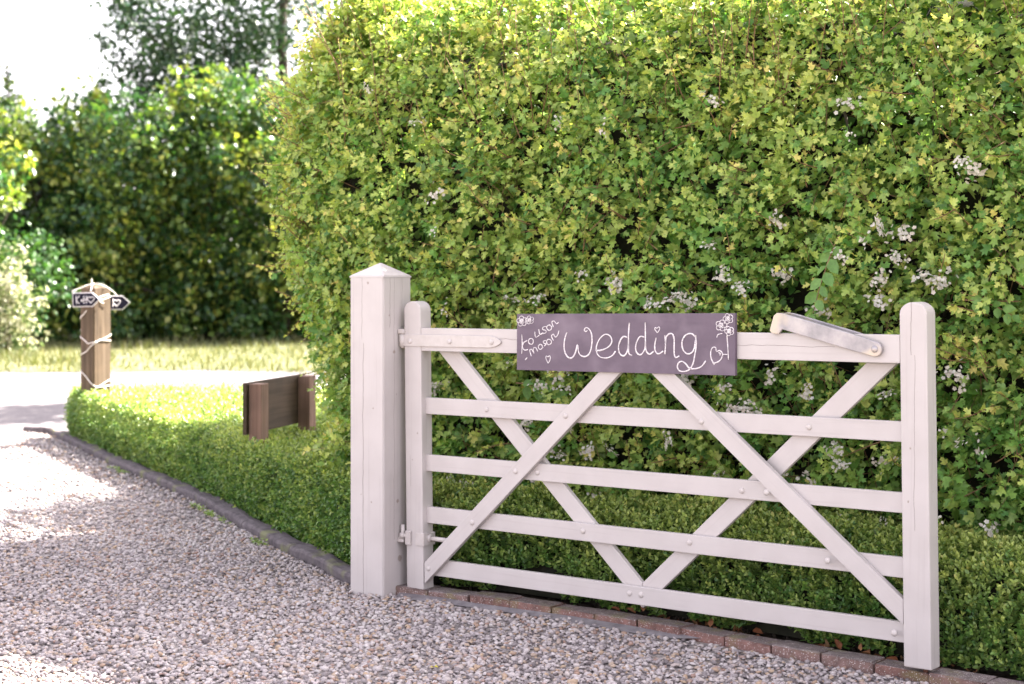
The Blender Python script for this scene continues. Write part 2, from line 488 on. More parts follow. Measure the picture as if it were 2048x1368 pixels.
def brick_mat():
    m, nt, out = mat('edging_brick')
    oi = N(nt, 'ObjectInfo'); tc = N(nt, 'TexCoord'); geo = N(nt, 'NewGeometry')
    nz = N(nt, 'TexNoise', Scale=38.0, Detail=5.0); nt.links.new(geo.outputs['Position'], nz.inputs['Vector'])
    n2 = N(nt, 'TexNoise', Scale=9.0, Detail=3.0); nt.links.new(geo.outputs['Position'], n2.inputs['Vector'])
    col = ramp(nt, [(0, (0.17, 0.09, 0.076)), (0.5, (0.215, 0.118, 0.102)), (1, (0.18, 0.12, 0.108))], oi.outputs['Random']).outputs[0]
    col = mixc(nt, col, ramp(nt, [(0.3, (0.6, 0.6, 0.6)), (0.7, (1.3, 1.25, 1.25))], nz.outputs[0]).outputs[0], 0.8, 'MULTIPLY')
    sepn = N(nt, 'SeparateXYZ'); nt.links.new(geo.outputs['True Normal'], sepn.inputs[0])
    # grey dust and lichen lie on the top faces, moss here and there
    grey = math_(nt, 'MULTIPLY', math_(nt, 'GREATER_THAN', sepn.outputs[2], 0.6), 0.75)
    col = mixc(nt, col, ramp(nt, [(0.3, (0.10, 0.084, 0.086)), (0.62, (0.175, 0.15, 0.15)), (0.8, (0.36, 0.33, 0.32))], nz.outputs[0]).outputs[0], grey)
    col = mixc(nt, col, (0.16, 0.14, 0.05), math_(nt, 'MULTIPLY', ramp(nt, [(0.55, (0, 0, 0)), (0.68, (1, 1, 1))], n2.outputs[0]).outputs[0], 0.55))
    sp = N(nt, 'TexNoise', Scale=210.0, Detail=1.0); nt.links.new(geo.outputs['Position'], sp.inputs['Vector'])
    col = mixc(nt, col, (0.55, 0.5, 0.48), ramp(nt, [(0.64, (0, 0, 0)), (0.70, (1, 1, 1))], sp.outputs[0]).outputs[0])
    p = N(nt, 'BsdfPrincipled', Roughness=0.9); nt.links.new(col, p.inputs['Base Color'])
    b = N(nt, 'Bump', Strength=0.5, Distance=0.004); nt.links.new(nz.outputs[0], b.inputs['Height']); nt.links.new(b.outputs[0], p.inputs['Normal'])
    nt.links.new(p.outputs[0], out.inputs['Surface'])
    return m
M_brick = brick_mat()
M_cap = paint_mat('cap_paint')

# ------------------------------------------------------------------ the setting
def poly_sheet(name, pts, z, m, parent=None, kind='structure'):
    bm = bmesh.new()
    vs = [bm.verts.new((x, y, z)) for x, y in pts]
    f = bm.faces.new(vs)
    if f.normal.z < 0: f.normal_flip()
    bmesh.ops.triangulate(bm, faces=bm.faces)
    me = bpy.data.meshes.new(name); bm.to_mesh(me); bm.free()
    o = link(name, me, m, parent)
    if kind: tag(o, kind=kind)
    return o

A0 = np.array([-0.21, 7.85]); E_ = np.array([-0.787, 0.617]); NB = np.array([0.617, 0.787])   # hedge face line: origin, leftwards, backwards
def hw(s, w):
    return A0 + np.outer(np.atleast_1d(s), E_) + np.outer(np.atleast_1d(w), NB)

KERB = [(-0.735, 7.59), (-1.205, 8.568), (-2.001, 10.347), (-3.127, 12.523), (-3.878, 14.10), (-4.05, 14.45), (-4.35, 14.65)]
ground = poly_sheet('ground', [(-400, -60), (400, -60), (400, 700), (-400, 700)], -0.03, M_ground)
soil = poly_sheet('soil_bed', [(-0.75, 7.55), (-4.1, 14.7), (9.0, 15.5), (9.0, 0.2), (1.6, 5.75)], -0.012, M_soil)
road = poly_sheet('road', [(-40, 14.6), (-4.2, 14.75), (3.0, 15.2), (30, 17), (30, 25.5), (-4.0, 24.6), (-40, 24.0)], -0.006, M_road)
drive = poly_sheet('gravel_drive', [(-16, -4), (12, -4), (9, -0.9), (3.0, 4.5), (2.2, 5.21), (1.38, 5.906), (0.58, 6.63), (-0.5, 7.45), (-0.735, 7.59)] + KERB[1:6] + [(-4.2, 14.72), (-16, 14.6)], 0.0, M_gravel)
verge = poly_sheet('grass_verge', [(-60, 21.2)] + [(x, 21.6 + 0.07 * (x + 20) + 0.75 * vnoise(np.array([[x * 0.9, 2.0, 0]]))[0] + .25 * vnoise(np.array([[x * 3.1, 5.0, 0]]))[0]) for x in np.arange(-20, 8, .35)] + [(30, 23.6), (60, 60), (-60, 60)], 0.004, M_verge)

# concrete footing in front of the bricks
fp = [(-0.52, 7.32), (-0.2, 7.13), (0.1, 6.93), (0.35, 6.72), (0.62, 6.52), (0.75, 6.47), (0.58, 6.62), (0.25, 6.88), (-0.15, 7.14), (-0.5, 7.415)]
bm = bmesh.new()
for i in range(5):
    a, b = fp[i], fp[9 - i]
fr = [bm.verts.new((x, y, 0.004)) for x, y in fp[:5]]
bk = [bm.verts.new((x, y, 0.016)) for x, y in fp[5:][::-1]]
for i in range(4):
    bm.faces.new((fr[i], fr[i + 1], bk[i + 1], bk[i]))
footing = link('concrete_footing', bm_mesh('concrete_footing', bm), M_footing)
tag(footing, kind='structure')

# ---- gravel stones
ICO = None
def ico(sub=1):
    bm = bmesh.new(); bmesh.ops.create_icosphere(bm, subdivisions=sub, radius=1.0)
    V = np.array([v.co[:] for v in bm.verts]); F = [[v.index for v in f.verts] for f in bm.faces]; bm.free()
    return V, F
def in_drive(P):
    """left / near side of kerb and bricks"""
    x, y = P[:, 0], P[:, 1]
    kx = np.array([k[0] for k in KERB[:6]]); ky = np.array([k[1] for k in KERB[:6]])
    lim = np.interp(y, ky, kx)
    ok = np.where(y > 7.59, x < lim - 0.01, True)
    bx = np.array([-0.735, -0.50, 0.248, 0.578, 1.065, 1.38, 2.2, 3.0]); by = np.array([7.55, 7.36, 6.86, 6.60, 6.15, 5.88, 5.18, 4.47])
    return ok & (y < np.interp(x, bx, by) + np.where(x < -0.735, 99, 0)) & (y < 14.6)
def footing_mask(P):
    fx = np.array([-0.52, -0.2, 0.1, 0.35, 0.62, 0.8]); fy = np.array([7.33, 7.15, 6.95, 6.76, 6.55, 6.45])
    n = vnoise(np.c_[P * 9, np.zeros(len(P))])
    return (P[:, 1] > np.interp(P[:, 0], fx, fy) - 0.07 + 0.14 * n) & (P[:, 0] > -0.52) & (P[:, 0] < 0.8)
IV, IF = ico(1)
def pebble_template(seed):
    r = np.random.default_rng(seed)
    V = IV * (1 + 0.22 * (r.random((len(IV), 1)) - 0.5)) * np.array([1.0, 0.72, 0.5]) + r.normal(size=IV.shape) * 0.07
    F = [f for f in IF if sum(IV[i][2] for i in f) / 3 > -0.55]      # the buried underside is left off
    return V, F
def view_px(P3):
    return 1024 + 3300 * P3[:, 0] / P3[:, 1], 530 + 3300 * (1.48 - P3[:, 2]) / P3[:, 1]
stones = []
for lo, hi, dens, s0, s1 in ((5.3, 7.0, 3500, .0066, .0158), (7.0, 9.2, 2800, .0078, .0152), (9.2, 14.6, 1000, .010, .017)):
    x_lo = -0.395 * hi; x_hi = 2.2 if hi < 8 else 0
    n = int((x_hi - x_lo) * (hi - lo) * dens)
    P = np.c_[x_lo + (x_hi - x_lo) * rng.random(n), lo + (hi - lo) * rng.random(n)]
    P = P[(P[:, 0] > -0.385 * P[:, 1]) & (P[:, 0] < 0.37 * P[:, 1])]
    P = P[in_drive(P)]
    fm = footing_mask(P); P = P[~fm | (rng.random(len(P)) < 0.03)]
    s = s0 + (s1 - s0) * rng.random(len(P)) ** 1.7
    big = rng.random(len(P)) < 0.012
    s[big] *= 1.45
    z = s * (0.1 + 0.45 * rng.random(len(P))) + 0.004 * vnoise(np.c_[P * 3, np.zeros(len(P))])
    stones.append(np.c_[P, z, s])
ST = np.concatenate(stones)
_px, _py = view_px(ST[:, :3])
rank = ST[:, 3] / ST[:, 1]
vis = (_px > 10) & (_px < 2030) & (_py < 1362)
rank = np.where(vis, rank, 0)
order = np.argsort(-rank)
single, rest = order[:300], order[300:]
def stone_rot(n):
    a = rng.random(n) * 2 * math.pi
    Y = np.c_[np.cos(a), np.sin(a), 0.25 * rng.normal(size=n)]
    return frames(Y, np.c_[0.28 * rng.normal(size=(n, 2)), np.ones(n)])
for k in range(4):
    idx = rest[k::4]
    o = link('gravel_stones', inst('gravel_stones', pebble_template(k + 20), ST[idx, :3], stone_rot(len(idx)),
             ST[idx, 3], {'rnd': np.clip(rng.random(len(idx)) + .35 * (vnoise(np.c_[ST[idx, :2] * 1.1, np.zeros(len(idx))]) - .5), 0, 1)}, smooth=True), M_stone, drive)
    tag(o, kind='stuff')
stone_me = []
for k in range(5):
    V, F = pebble_template(k + 50)
    me = mesh_np('stone', V, [i for f in F for i in f], [3] * len(F), True); me.materials.append(M_stone_o); stone_me.append(me)
RS = stone_rot(300)
for j, i in enumerate(single):
    o = link('stone', stone_me[j % 5], None, drive)
    o.matrix_basis = Matrix.Translation(ST[i, :3]) @ Matrix(RS[j].tolist()).to_4x4() @ Matrix.Scale(float(ST[i, 3]), 4)

# ---- brick edging under the gate
BR = np.array([(-0.549, 7.422), (-0.15, 7.165), (0.248, 6.889), (0.578, 6.627), (1.065, 6.174), (1.38, 5.906), (2.2, 5.21), (3.0, 4.5)])
edging = empty('brick_edging', (-0.549, 7.422, 0))
tag(edging, 'weathered red brick edging along the foot of the hedge under the white gate', 'edging')
seg = np.linalg.norm(np.diff(BR, axis=0), axis=1); cum = np.r_[0, np.cumsum(seg)]
pos = 0.0; k = 0
brick_me = []
for q in range(4):
    me = box_mesh('brick', 0, 0.209, 0, 0.102, -0.045, 0.04, 0.004)
    for v in me.vertices:
        v.co += Vector((rng.normal() * .002, rng.normal() * .002, rng.normal() * .0018))
    me.materials.append(M_brick); brick_me.append(me)
while pos + 0.21 < cum[-1]:
    a = np.array([np.interp(pos, cum, BR[:, i]) for i in (0, 1)]); b = np.array([np.interp(pos + 0.21, cum, BR[:, i]) for i in (0, 1)])
    o = link('brick', brick_me[k % 4], None, edging)
    o.matrix_basis = Matrix.Translation((a[0] + 0.549 + rng.normal() * .002, a[1] - 7.422 + rng.normal() * .003, rng.normal() * 0.0025)) @ Matrix.Rotation(math.atan2(b[1] - a[1], b[0] - a[0]) + rng.normal() * .012, 4, 'Z') @ Matrix.Rotation(rng.normal() * .012, 4, 'X')
    pos += 0.215; k += 1

# ---- concrete kerb of short lengths along the left bed
kerb = empty('kerb', (-0.735, 7.59, 0))
tag(kerb, kind='structure')
KP = np.array(KERB); seg = np.linalg.norm(np.diff(KP, axis=0), axis=1); cum = np.r_[0, np.cumsum(seg)]
pos = 0.03; k = 0
while pos < cum[-1] - 0.1:
    ln = min(0.90, cum[-1] - pos)
    ns = 18
    bm = bmesh.new()
    rings = []
    prof = [(0.0, -0.05), (-0.002, 0.036), (0.003, 0.046), (0.012, 0.051), (0.05, 0.053), (0.092, 0.051), (0.10, 0.046), (0.10, -0.05)]
    for j in range(ns + 1):
        q = pos + (ln - 0.008) * j / ns
        c = np.array([np.interp(q, cum, KP[:, i]) for i in (0, 1)]); c2 = np.array([np.interp(min(q + 0.15, cum[-1]), cum, KP[:, i]) for i in (0, 1)])
        c1 = np.array([np.interp(max(q - 0.15, 0), cum, KP[:, i]) for i in (0, 1)])
        t = (c2 - c1) / np.linalg.norm(c2 - c1); nn = np.array([t[1], -t[0]])       # towards the bed
        if nn[0] < 0: nn = -nn
        ring = []
        wob = 0.016 * (vnoise(np.array([[q * 4.0, 3.1, 0]]))[0] - 0.5)
        for (w, z) in prof:
            p = c + nn * (w + wob)
            dz = 0.022 * (vnoise(np.array([[q * 7, w * 30, 1.7]]))[0] - 0.5) if z > 0 else 0
            ring.append(bm.verts.new((p[0], p[1], z + dz)))
        rings.append(ring)
    for a, b in zip(rings[:-1], rings[1:]):
        for i in range(len(prof) - 1):
            bm.faces.new((a[i], a[i + 1], b[i + 1], b[i]))
    bm.faces.new(rings[0]); bm.faces.new(rings[-1][::-1])
    me = bm_mesh('kerb_block', bm)
    link('kerb_block', me, M_kerb, kerb, True)
    pos += ln; k += 1

# ------------------------------------------------------------------ gate post
GANG = math.atan2(-0.6371284, 0.77075768)
post = empty('gate_post', (-0.571, 7.333, 0), math.radians(-35))
tag(post, 'thick white painted gate post with a pyramid top, left of the open gate', 'post')
PW = 0.1955
# local axes: -x runs along the front face to the left, +y runs back along the right face
M_post = paint_mat('gate_post_paint',
    cracks=[('x', 'z', -0.118, 0.0013, 0.0, 1.13, 'y', -0.01, 0.01), ('x', 'z', -0.125, 0.0008, 1.15, 1.44, 'y', -0.01, 0.01),
            ('y', 'z', 0.045, 0.0012, 1.20, 1.46, 'x', -0.01, 0.01), ('y', 'z', 0.075, 0.0008, 0.25, 1.46, 'x', -0.01, 0.01), ('y', 'z', 0.13, 0.0008, 0.9, 1.46, 'x', -0.01, 0.01)],
    knots=[((0.0, 0.075, 1.09), 0.008), ((0.0, 0.115, 0.16), 0.014), ((0.0, 0.10, 0.42), 0.009), ((-0.07, 0.0, 0.42), 0.004), ((-0.13, 0.0, 0.45), 0.003), ((-0.06, 0.0, 0.84), 0.004), ((-0.09, 0.0, 1.40), 0.006), ((0, 0.09, 0.9), 0.003), ((-0.05, 0.0, 1.43), 0.004), ((0.0, 0.04, 1.255), 0.004)])
bm = bmesh.new()
b = [bm.verts.new(p) for p in ((-PW, 0, -0.12), (0, 0, -0.12), (0, PW, -0.12), (-PW, PW, -0.12))]
t = [bm.verts.new(p) for p in ((-PW, 0, 1.423), (0, 0, 1.423), (0, PW, 1.423), (-PW, PW, 1.423))]
for i in range(4): bm.faces.new((b[i], b[(i + 1) % 4], t[(i + 1) % 4], t[i]))
bm.faces.new(b[::-1]); bm.faces.new(t)
bmesh.ops.bevel(bm, geom=[e for e in bm.edges if abs(e.verts[0].co.z - e.verts[1].co.z) > 0.5], offset=0.005, segments=3, affect='EDGES')
link('shaft', bm_mesh('shaft', bm), M_post, post)
bm = bmesh.new()
g = 0.0015
t = [bm.verts.new(p) for p in ((-PW - g, -g, 1.4235), (g, -g, 1.4235), (g, PW + g, 1.4235), (-PW - g, PW + g, 1.4235))]
t2 = [bm.verts.new(p) for p in ((-PW - g, -g, 1.432), (g, -g, 1.432), (g, PW + g, 1.432), (-PW - g, PW + g, 1.432))]
ap = bm.verts.new((-PW / 2, PW / 2, 1.492))
bm.faces.new(t[::-1])
for i in range(4):
    bm.faces.new((t[i], t[(i + 1) % 4], t2[(i + 1) % 4], t2[i])); bm.faces.new((t2[i], t2[(i + 1) % 4], ap))
bmesh.ops.bevel(bm, geom=[e for e in bm.edges if e.verts[0].co.z > 1.43 and e.verts[1].co.z > 1.43], offset=0.003, segments=2, affect='EDGES')
link('pyramid_cap', bm_mesh('pyramid_cap', bm), M_cap, post)

def world_to_local(root, p):
    return np.array(world_mat(root).inverted() @ Vector(p))
GATE_LOC = (-0.4, 7.3333, 0)
gate = empty('field_gate', GATE_LOC, GANG)
tag(gate, 'open white five bar timber gate with crossed braces in front of the hedge', 'gate')
def gl(u, back, z):                       # gate coordinates to the world
    return np.array(world_mat(gate) @ Vector((u, back, z)))
# hooks on the post that carry the gate
def hook(zc, up):
    h = []
    c = world_to_local(post, gl(-0.120, 0.004, zc))
    y = c[1]
    h.append(([(-0.02, y, zc), (c[0], y, zc)], 0.0085))
    h.append(([(c[0], y, zc - 0.012 if up else zc - 0.07), (c[0], y, zc + (0.062 if up else 0.012))], 0.0095))
    me = tubes('hinge_hook', [np.array([p[0], (np.array(p[0]) + np.array(p[1])) / 2, p[1]]) for p, r in h], [(r, r) for p, r in h], 12)
    return link('hinge_hook', me, M_metal, post), c
hk, c = hook(0.252, True)
link('hook_nut', box_mesh('hook_nut', 0.0, 0.035, c[1] - 0.016, c[1] + 0.016, 0.236, 0.252 - 0.0005, 0.004), M_metal, hk)
hk, c = hook(1.178, False)
link('hook_plate', box_mesh('hook_plate', 0.002, c[0] + 0.016, c[1] - 0.016, c[1] + 0.016, 1.172, 1.193, 0.004), M_metal, hk)
link('bolt_end', tubes('bolt_end', [np.array([(-PW + 0.005, c[1] * 0.4, 1.195), (-PW - 0.008, c[1] * 0.4, 1.195), (-PW - 0.018, c[1] * 0.4, 1.195)])], [(0.011, 0.009)], 12), M_metal, post)

# ------------------------------------------------------------------ gate
EPS = 0.0139                              # the gate hangs with its free end a touch high
def rg(u, v): return (u - EPS * v, v + EPS * u)
PAINTS = {}
def paint_for(axis):
    if axis not in PAINTS: PAINTS[axis] = paint_mat('gate_paint_' + 'xyz'[axis], long_axis=axis)
    return PAINTS[axis]
def board(name, poly, y0, y1, ang, m=None, bev=0.003):
    """board given by its outline in gate coordinates; own axes run along the grain"""
    p = np.array(poly); c = p.mean(0)
    ca, sa = math.cos(ang), math.sin(ang)
    q = (p - c) @ np.array([[ca, -sa], [sa, ca]])
    me = prism(name, [tuple(r) for r in q], 0, y1 - y0, bev)
    o = link(name, me, m or paint_for(0), gate)
    o.matrix_basis = Matrix.Translation((c[0], y0, c[1])) @ Matrix.Rotation(-ang, 4, 'Y')
    return o
def stile_poly(u0, u1, v0, v1, r):
    pts = [rg(u0, v0), rg(u1, v0)]
    cx = (u0 + u1) / 2; hw_ = (u1 - u0) / 2
    for a in np.linspace(0, math.pi, 13):
        pts.append(rg(cx + hw_ * math.cos(a) , v1 - r + r * math.sin(a)))
    return pts
up = math.pi / 2
M_st1 = paint_mat('hinge_stile_paint', long_axis=0, knots=[((-.52, 0, .0), .003), ((.2, 0, .01), .003), ((-.4, 0.0, -.03), .004)],
                  cracks=[('z', 'x', 0.012, 0.0007, -.64, -.5, 'y', -.01, .01)])
M_st2 = paint_mat('latch_stile_paint', long_axis=0,
                  cracks=[('z', 'x', 0.008, 0.0011, 0.0, 0.8, 'y', -.01, .01), ('z', 'x', -0.004, 0.0008, -.62, 0.0, 'y', -.01, .01)],
                  knots=[((.43, 0, .004), .0055), ((.385, 0, .028), .004), ((-.52, 0, .02), .004), ((-.33, 0, .012), .004), ((-.48, .035, -.052), .007)])
def stile(u0, u1, v0, v1, m, d=0.07):
    o = board('stile', stile_poly(u0, u1, v0, v1, 0.042), 0.0, d, up, m, 0.005)
    return o
stile(-0.092, 0.008, 0.020, 1.319, M_st1)
stile(2.323, 2.427, 0.023, 1.316, M_st2, 0.072)
bolt_me = dome_mesh('bolt', 0.0125, 0.0075); bolt_me.materials.append(M_metal)
def bolt(u, z, off, parent=gate, scale=1.0):
    o = link('bolt', bolt_me, None, parent)
    o.matrix_basis = Matrix.Translation((u, off, z)) @ Matrix.Scale(scale, 4)
    return o
def rail(v0, v1, y0, y1):
    return board('rail', [rg(-0.002 if y0 > 0.01 else 0.0085, v0), rg(2.322, v0), rg(2.322, v1), rg(-0.002 if y0 > 0.01 else 0.0085, v1)], y0, y1, EPS)
M_top = paint_mat('top_rail_paint', long_axis=0, cracks=[('z', 'x', 0.008, 0.0009, -1.1, -0.55, 'y', -.01, .01), ('z', 'x', 0.004, 0.0008, 0.35, 0.9, 'y', -.01, .01)])
o = rail(1.098, 1.199, 0.002, 0.050); o.data.materials[0] = M_top
for v0, v1 in ((0.816, 0.889), (0.562, 0.635), (0.3305, 0.4035), (0.1, 0.1735)):
    rail(v0, v1, 0.0285, 0.0505)
# braces in front of the rails
def brace(poly, y0, y1, ang): return board('brace', poly, y0, y1, ang)
aA = math.atan2(0.877, 0.954)
brace([(0.0105, 0.158), (0.0115, 0.064), (1.154, 1.1118), (1.045, 1.1102)], 0.003, 0.027, aA)
sl = -0.851 / 1.089
def Bl(u): return 1.053 + (u - 1.23) * sl
def Bu(u): return 1.058 + (u - 1.337) * sl
brace([(1.156, Bl(1.156)), (2.3185, Bl(2.3185)), (2.3175, Bu(2.3175)), (1.265, 1.1130), (1.157, 1.1118)], 0.003, 0.027, math.atan2(-0.851, 1.089))
# braces behind the rails
brace([(0.054, 1.0955), (0.172, 1.0968), (1.1555, 0.201), (1.1555, 0.100)], 0.0515, 0.0745, math.atan2(-0.9, 1.0))
brace([(1.1570, 0.100), (1.1570, 0.201), (2.150, 1.1245), (2.2700, 1.1262)], 0.0515, 0.0745, math.atan2(0.92, 1.01))
for u, z in ((0.804, 0.856), (0.536, 0.605), (0.292, 0.364), (0.036, 0.135), (2.283, 0.168), (2.017, 0.395), (1.76, 0.623), (1.47, 0.873)):
    bolt(u, z, 0.0032)
for u, z in ((0.353, 0.856), (0.635, 0.606), (0.875, 0.384), (1.398, 0.393), (1.11, 0.157), (1.166, 0.158), (1.637, 0.617), (1.927, 0.878)):
    bolt(u, z, 0.0287)
# hinge strap
def plate(name, poly, y0, y1, m, parent=gate, bev=0.0015):
    return link(name, prism(name, poly, y0, y1, bev), m, parent)
st = plate('hinge_strap', [(-0.119, 1.1165), (0.40, 1.125), (0.43, 1.131), (0.455, 1.142), (0.462, 1.151), (0.455, 1.160), (0.43, 1.170), (0.40, 1.176), (-0.119, 1.169)], -0.006, 0.0015, M_metal)
link('strap_eye', tubes('strap_eye', [np.array([(-0.120, 0.004, 1.115), (-0.120, 0.004, 1.14), (-0.120, 0.004, 1.168)])], [(0.0165, 0.0165)], 16), M_metal, st)
for u, z in ((-0.067, 1.14), (0.169, 1.145), (0.41, 1.15)): bolt(u, z, -0.006, st)
# lower hinge band
bd = plate('hinge_band', [(-0.036, 0.230), (0.0125, 0.231), (0.0125, 0.287), (-0.036, 0.286)], -0.004, 0.074, M_metal)
link('band_block', box_mesh('band_block', -0.092, -0.062, -0.014, -0.0005, 0.229, 0.292, 0.004), M_metal, bd)
link('band_eye', tubes('band_eye', [np.array([(-0.120, 0.004, 0.256), (-0.120, 0.004, 0.266), (-0.120, 0.004, 0.277)]), np.array([(-0.120, 0.004, 0.268), (-0.105, 0.0, 0.268), (-0.088, -0.007, 0.268)])], [(0.0165, 0.0165), (0.009, 0.009)], 14), M_metal, bd)
link('band_rod', tubes('band_rod', [np.array([(0.012, 0.036, 0.262), (0.016, 0.036, 0.262), (0.022, 0.036, 0.262)]), np.array([(0.02, 0.036, 0.262), (0.07, 0.036, 0.2628), (0.118, 0.036, 0.2635)])], [(0.019, 0.017), (0.0105, 0.0105)], 14), M_metal, bd)
# latch loop thrown back over the top rail
LA = empty('latch_loop', (2.217, 0, 1.179)); LA.parent = gate
lang = math.atan2(1.279 - 1.179, 1.795 - 2.217)
ca, sa = math.cos(lang), math.sin(lang)
def lp(d, h): return (d * ca + h * sa, d * sa - h * ca)      # along the arm from the pivot, h above its centre line
def lobe(r, n=9): return [lp(-r * math.sin(a), -r * math.cos(a)) for a in np.linspace(0, math.pi, n)]
arm_len = 0.43
def arm_poly(tab):
    pts = [lp(-0.0275 * math.sin(a), 0.0275 * math.cos(a)) for a in np.linspace(math.pi, 0, 9)]
    pts += [lp(0.12, 0.030), lp(arm_len - 0.045, 0.031), lp(arm_len - 0.012, 0.027), lp(arm_len, 0.012)]
    if tab: pts += [lp(arm_len + 0.004, -0.046), lp(arm_len - 0.008, -0.054), lp(arm_len - 0.036, -0.050), lp(arm_len - 0.046, -0.028)]
    else: pts += [lp(arm_len - 0.002, -0.026)]
    pts += [lp(0.12, -0.029)]
    return pts
a1 = link('latch_arm', prism('latch_arm', arm_poly(True), -0.016, -0.003, 0.003), M_galv, LA)
a2 = link('latch_arm', prism('latch_arm', arm_poly(False), 0.056, 0.069, 0.003), M_galv, LA)
tip = [lp(arm_len - 0.028, 0.028), lp(arm_len - 0.006, 0.024), lp(arm_len - 0.002, -0.024), lp(arm_len - 0.026, -0.028)]
link('loop_end', prism('loop_end', tip, -0.0032, 0.0562, 0.002), M_galv, LA)
link('pivot_bolt', dome_mesh('pivot_bolt', 0.0135, 0.007), M_galv, LA).location = (0, -0.016, 0)
# drop rod under the free end
link('drop_rod', tubes('drop_rod', [np.array([(2.385, 0.045, 0.15), (2.385, 0.045, 0.06), (2.385, 0.045, 0.005)])], [(0.009, 0.009)], 10), M_rust, gate)

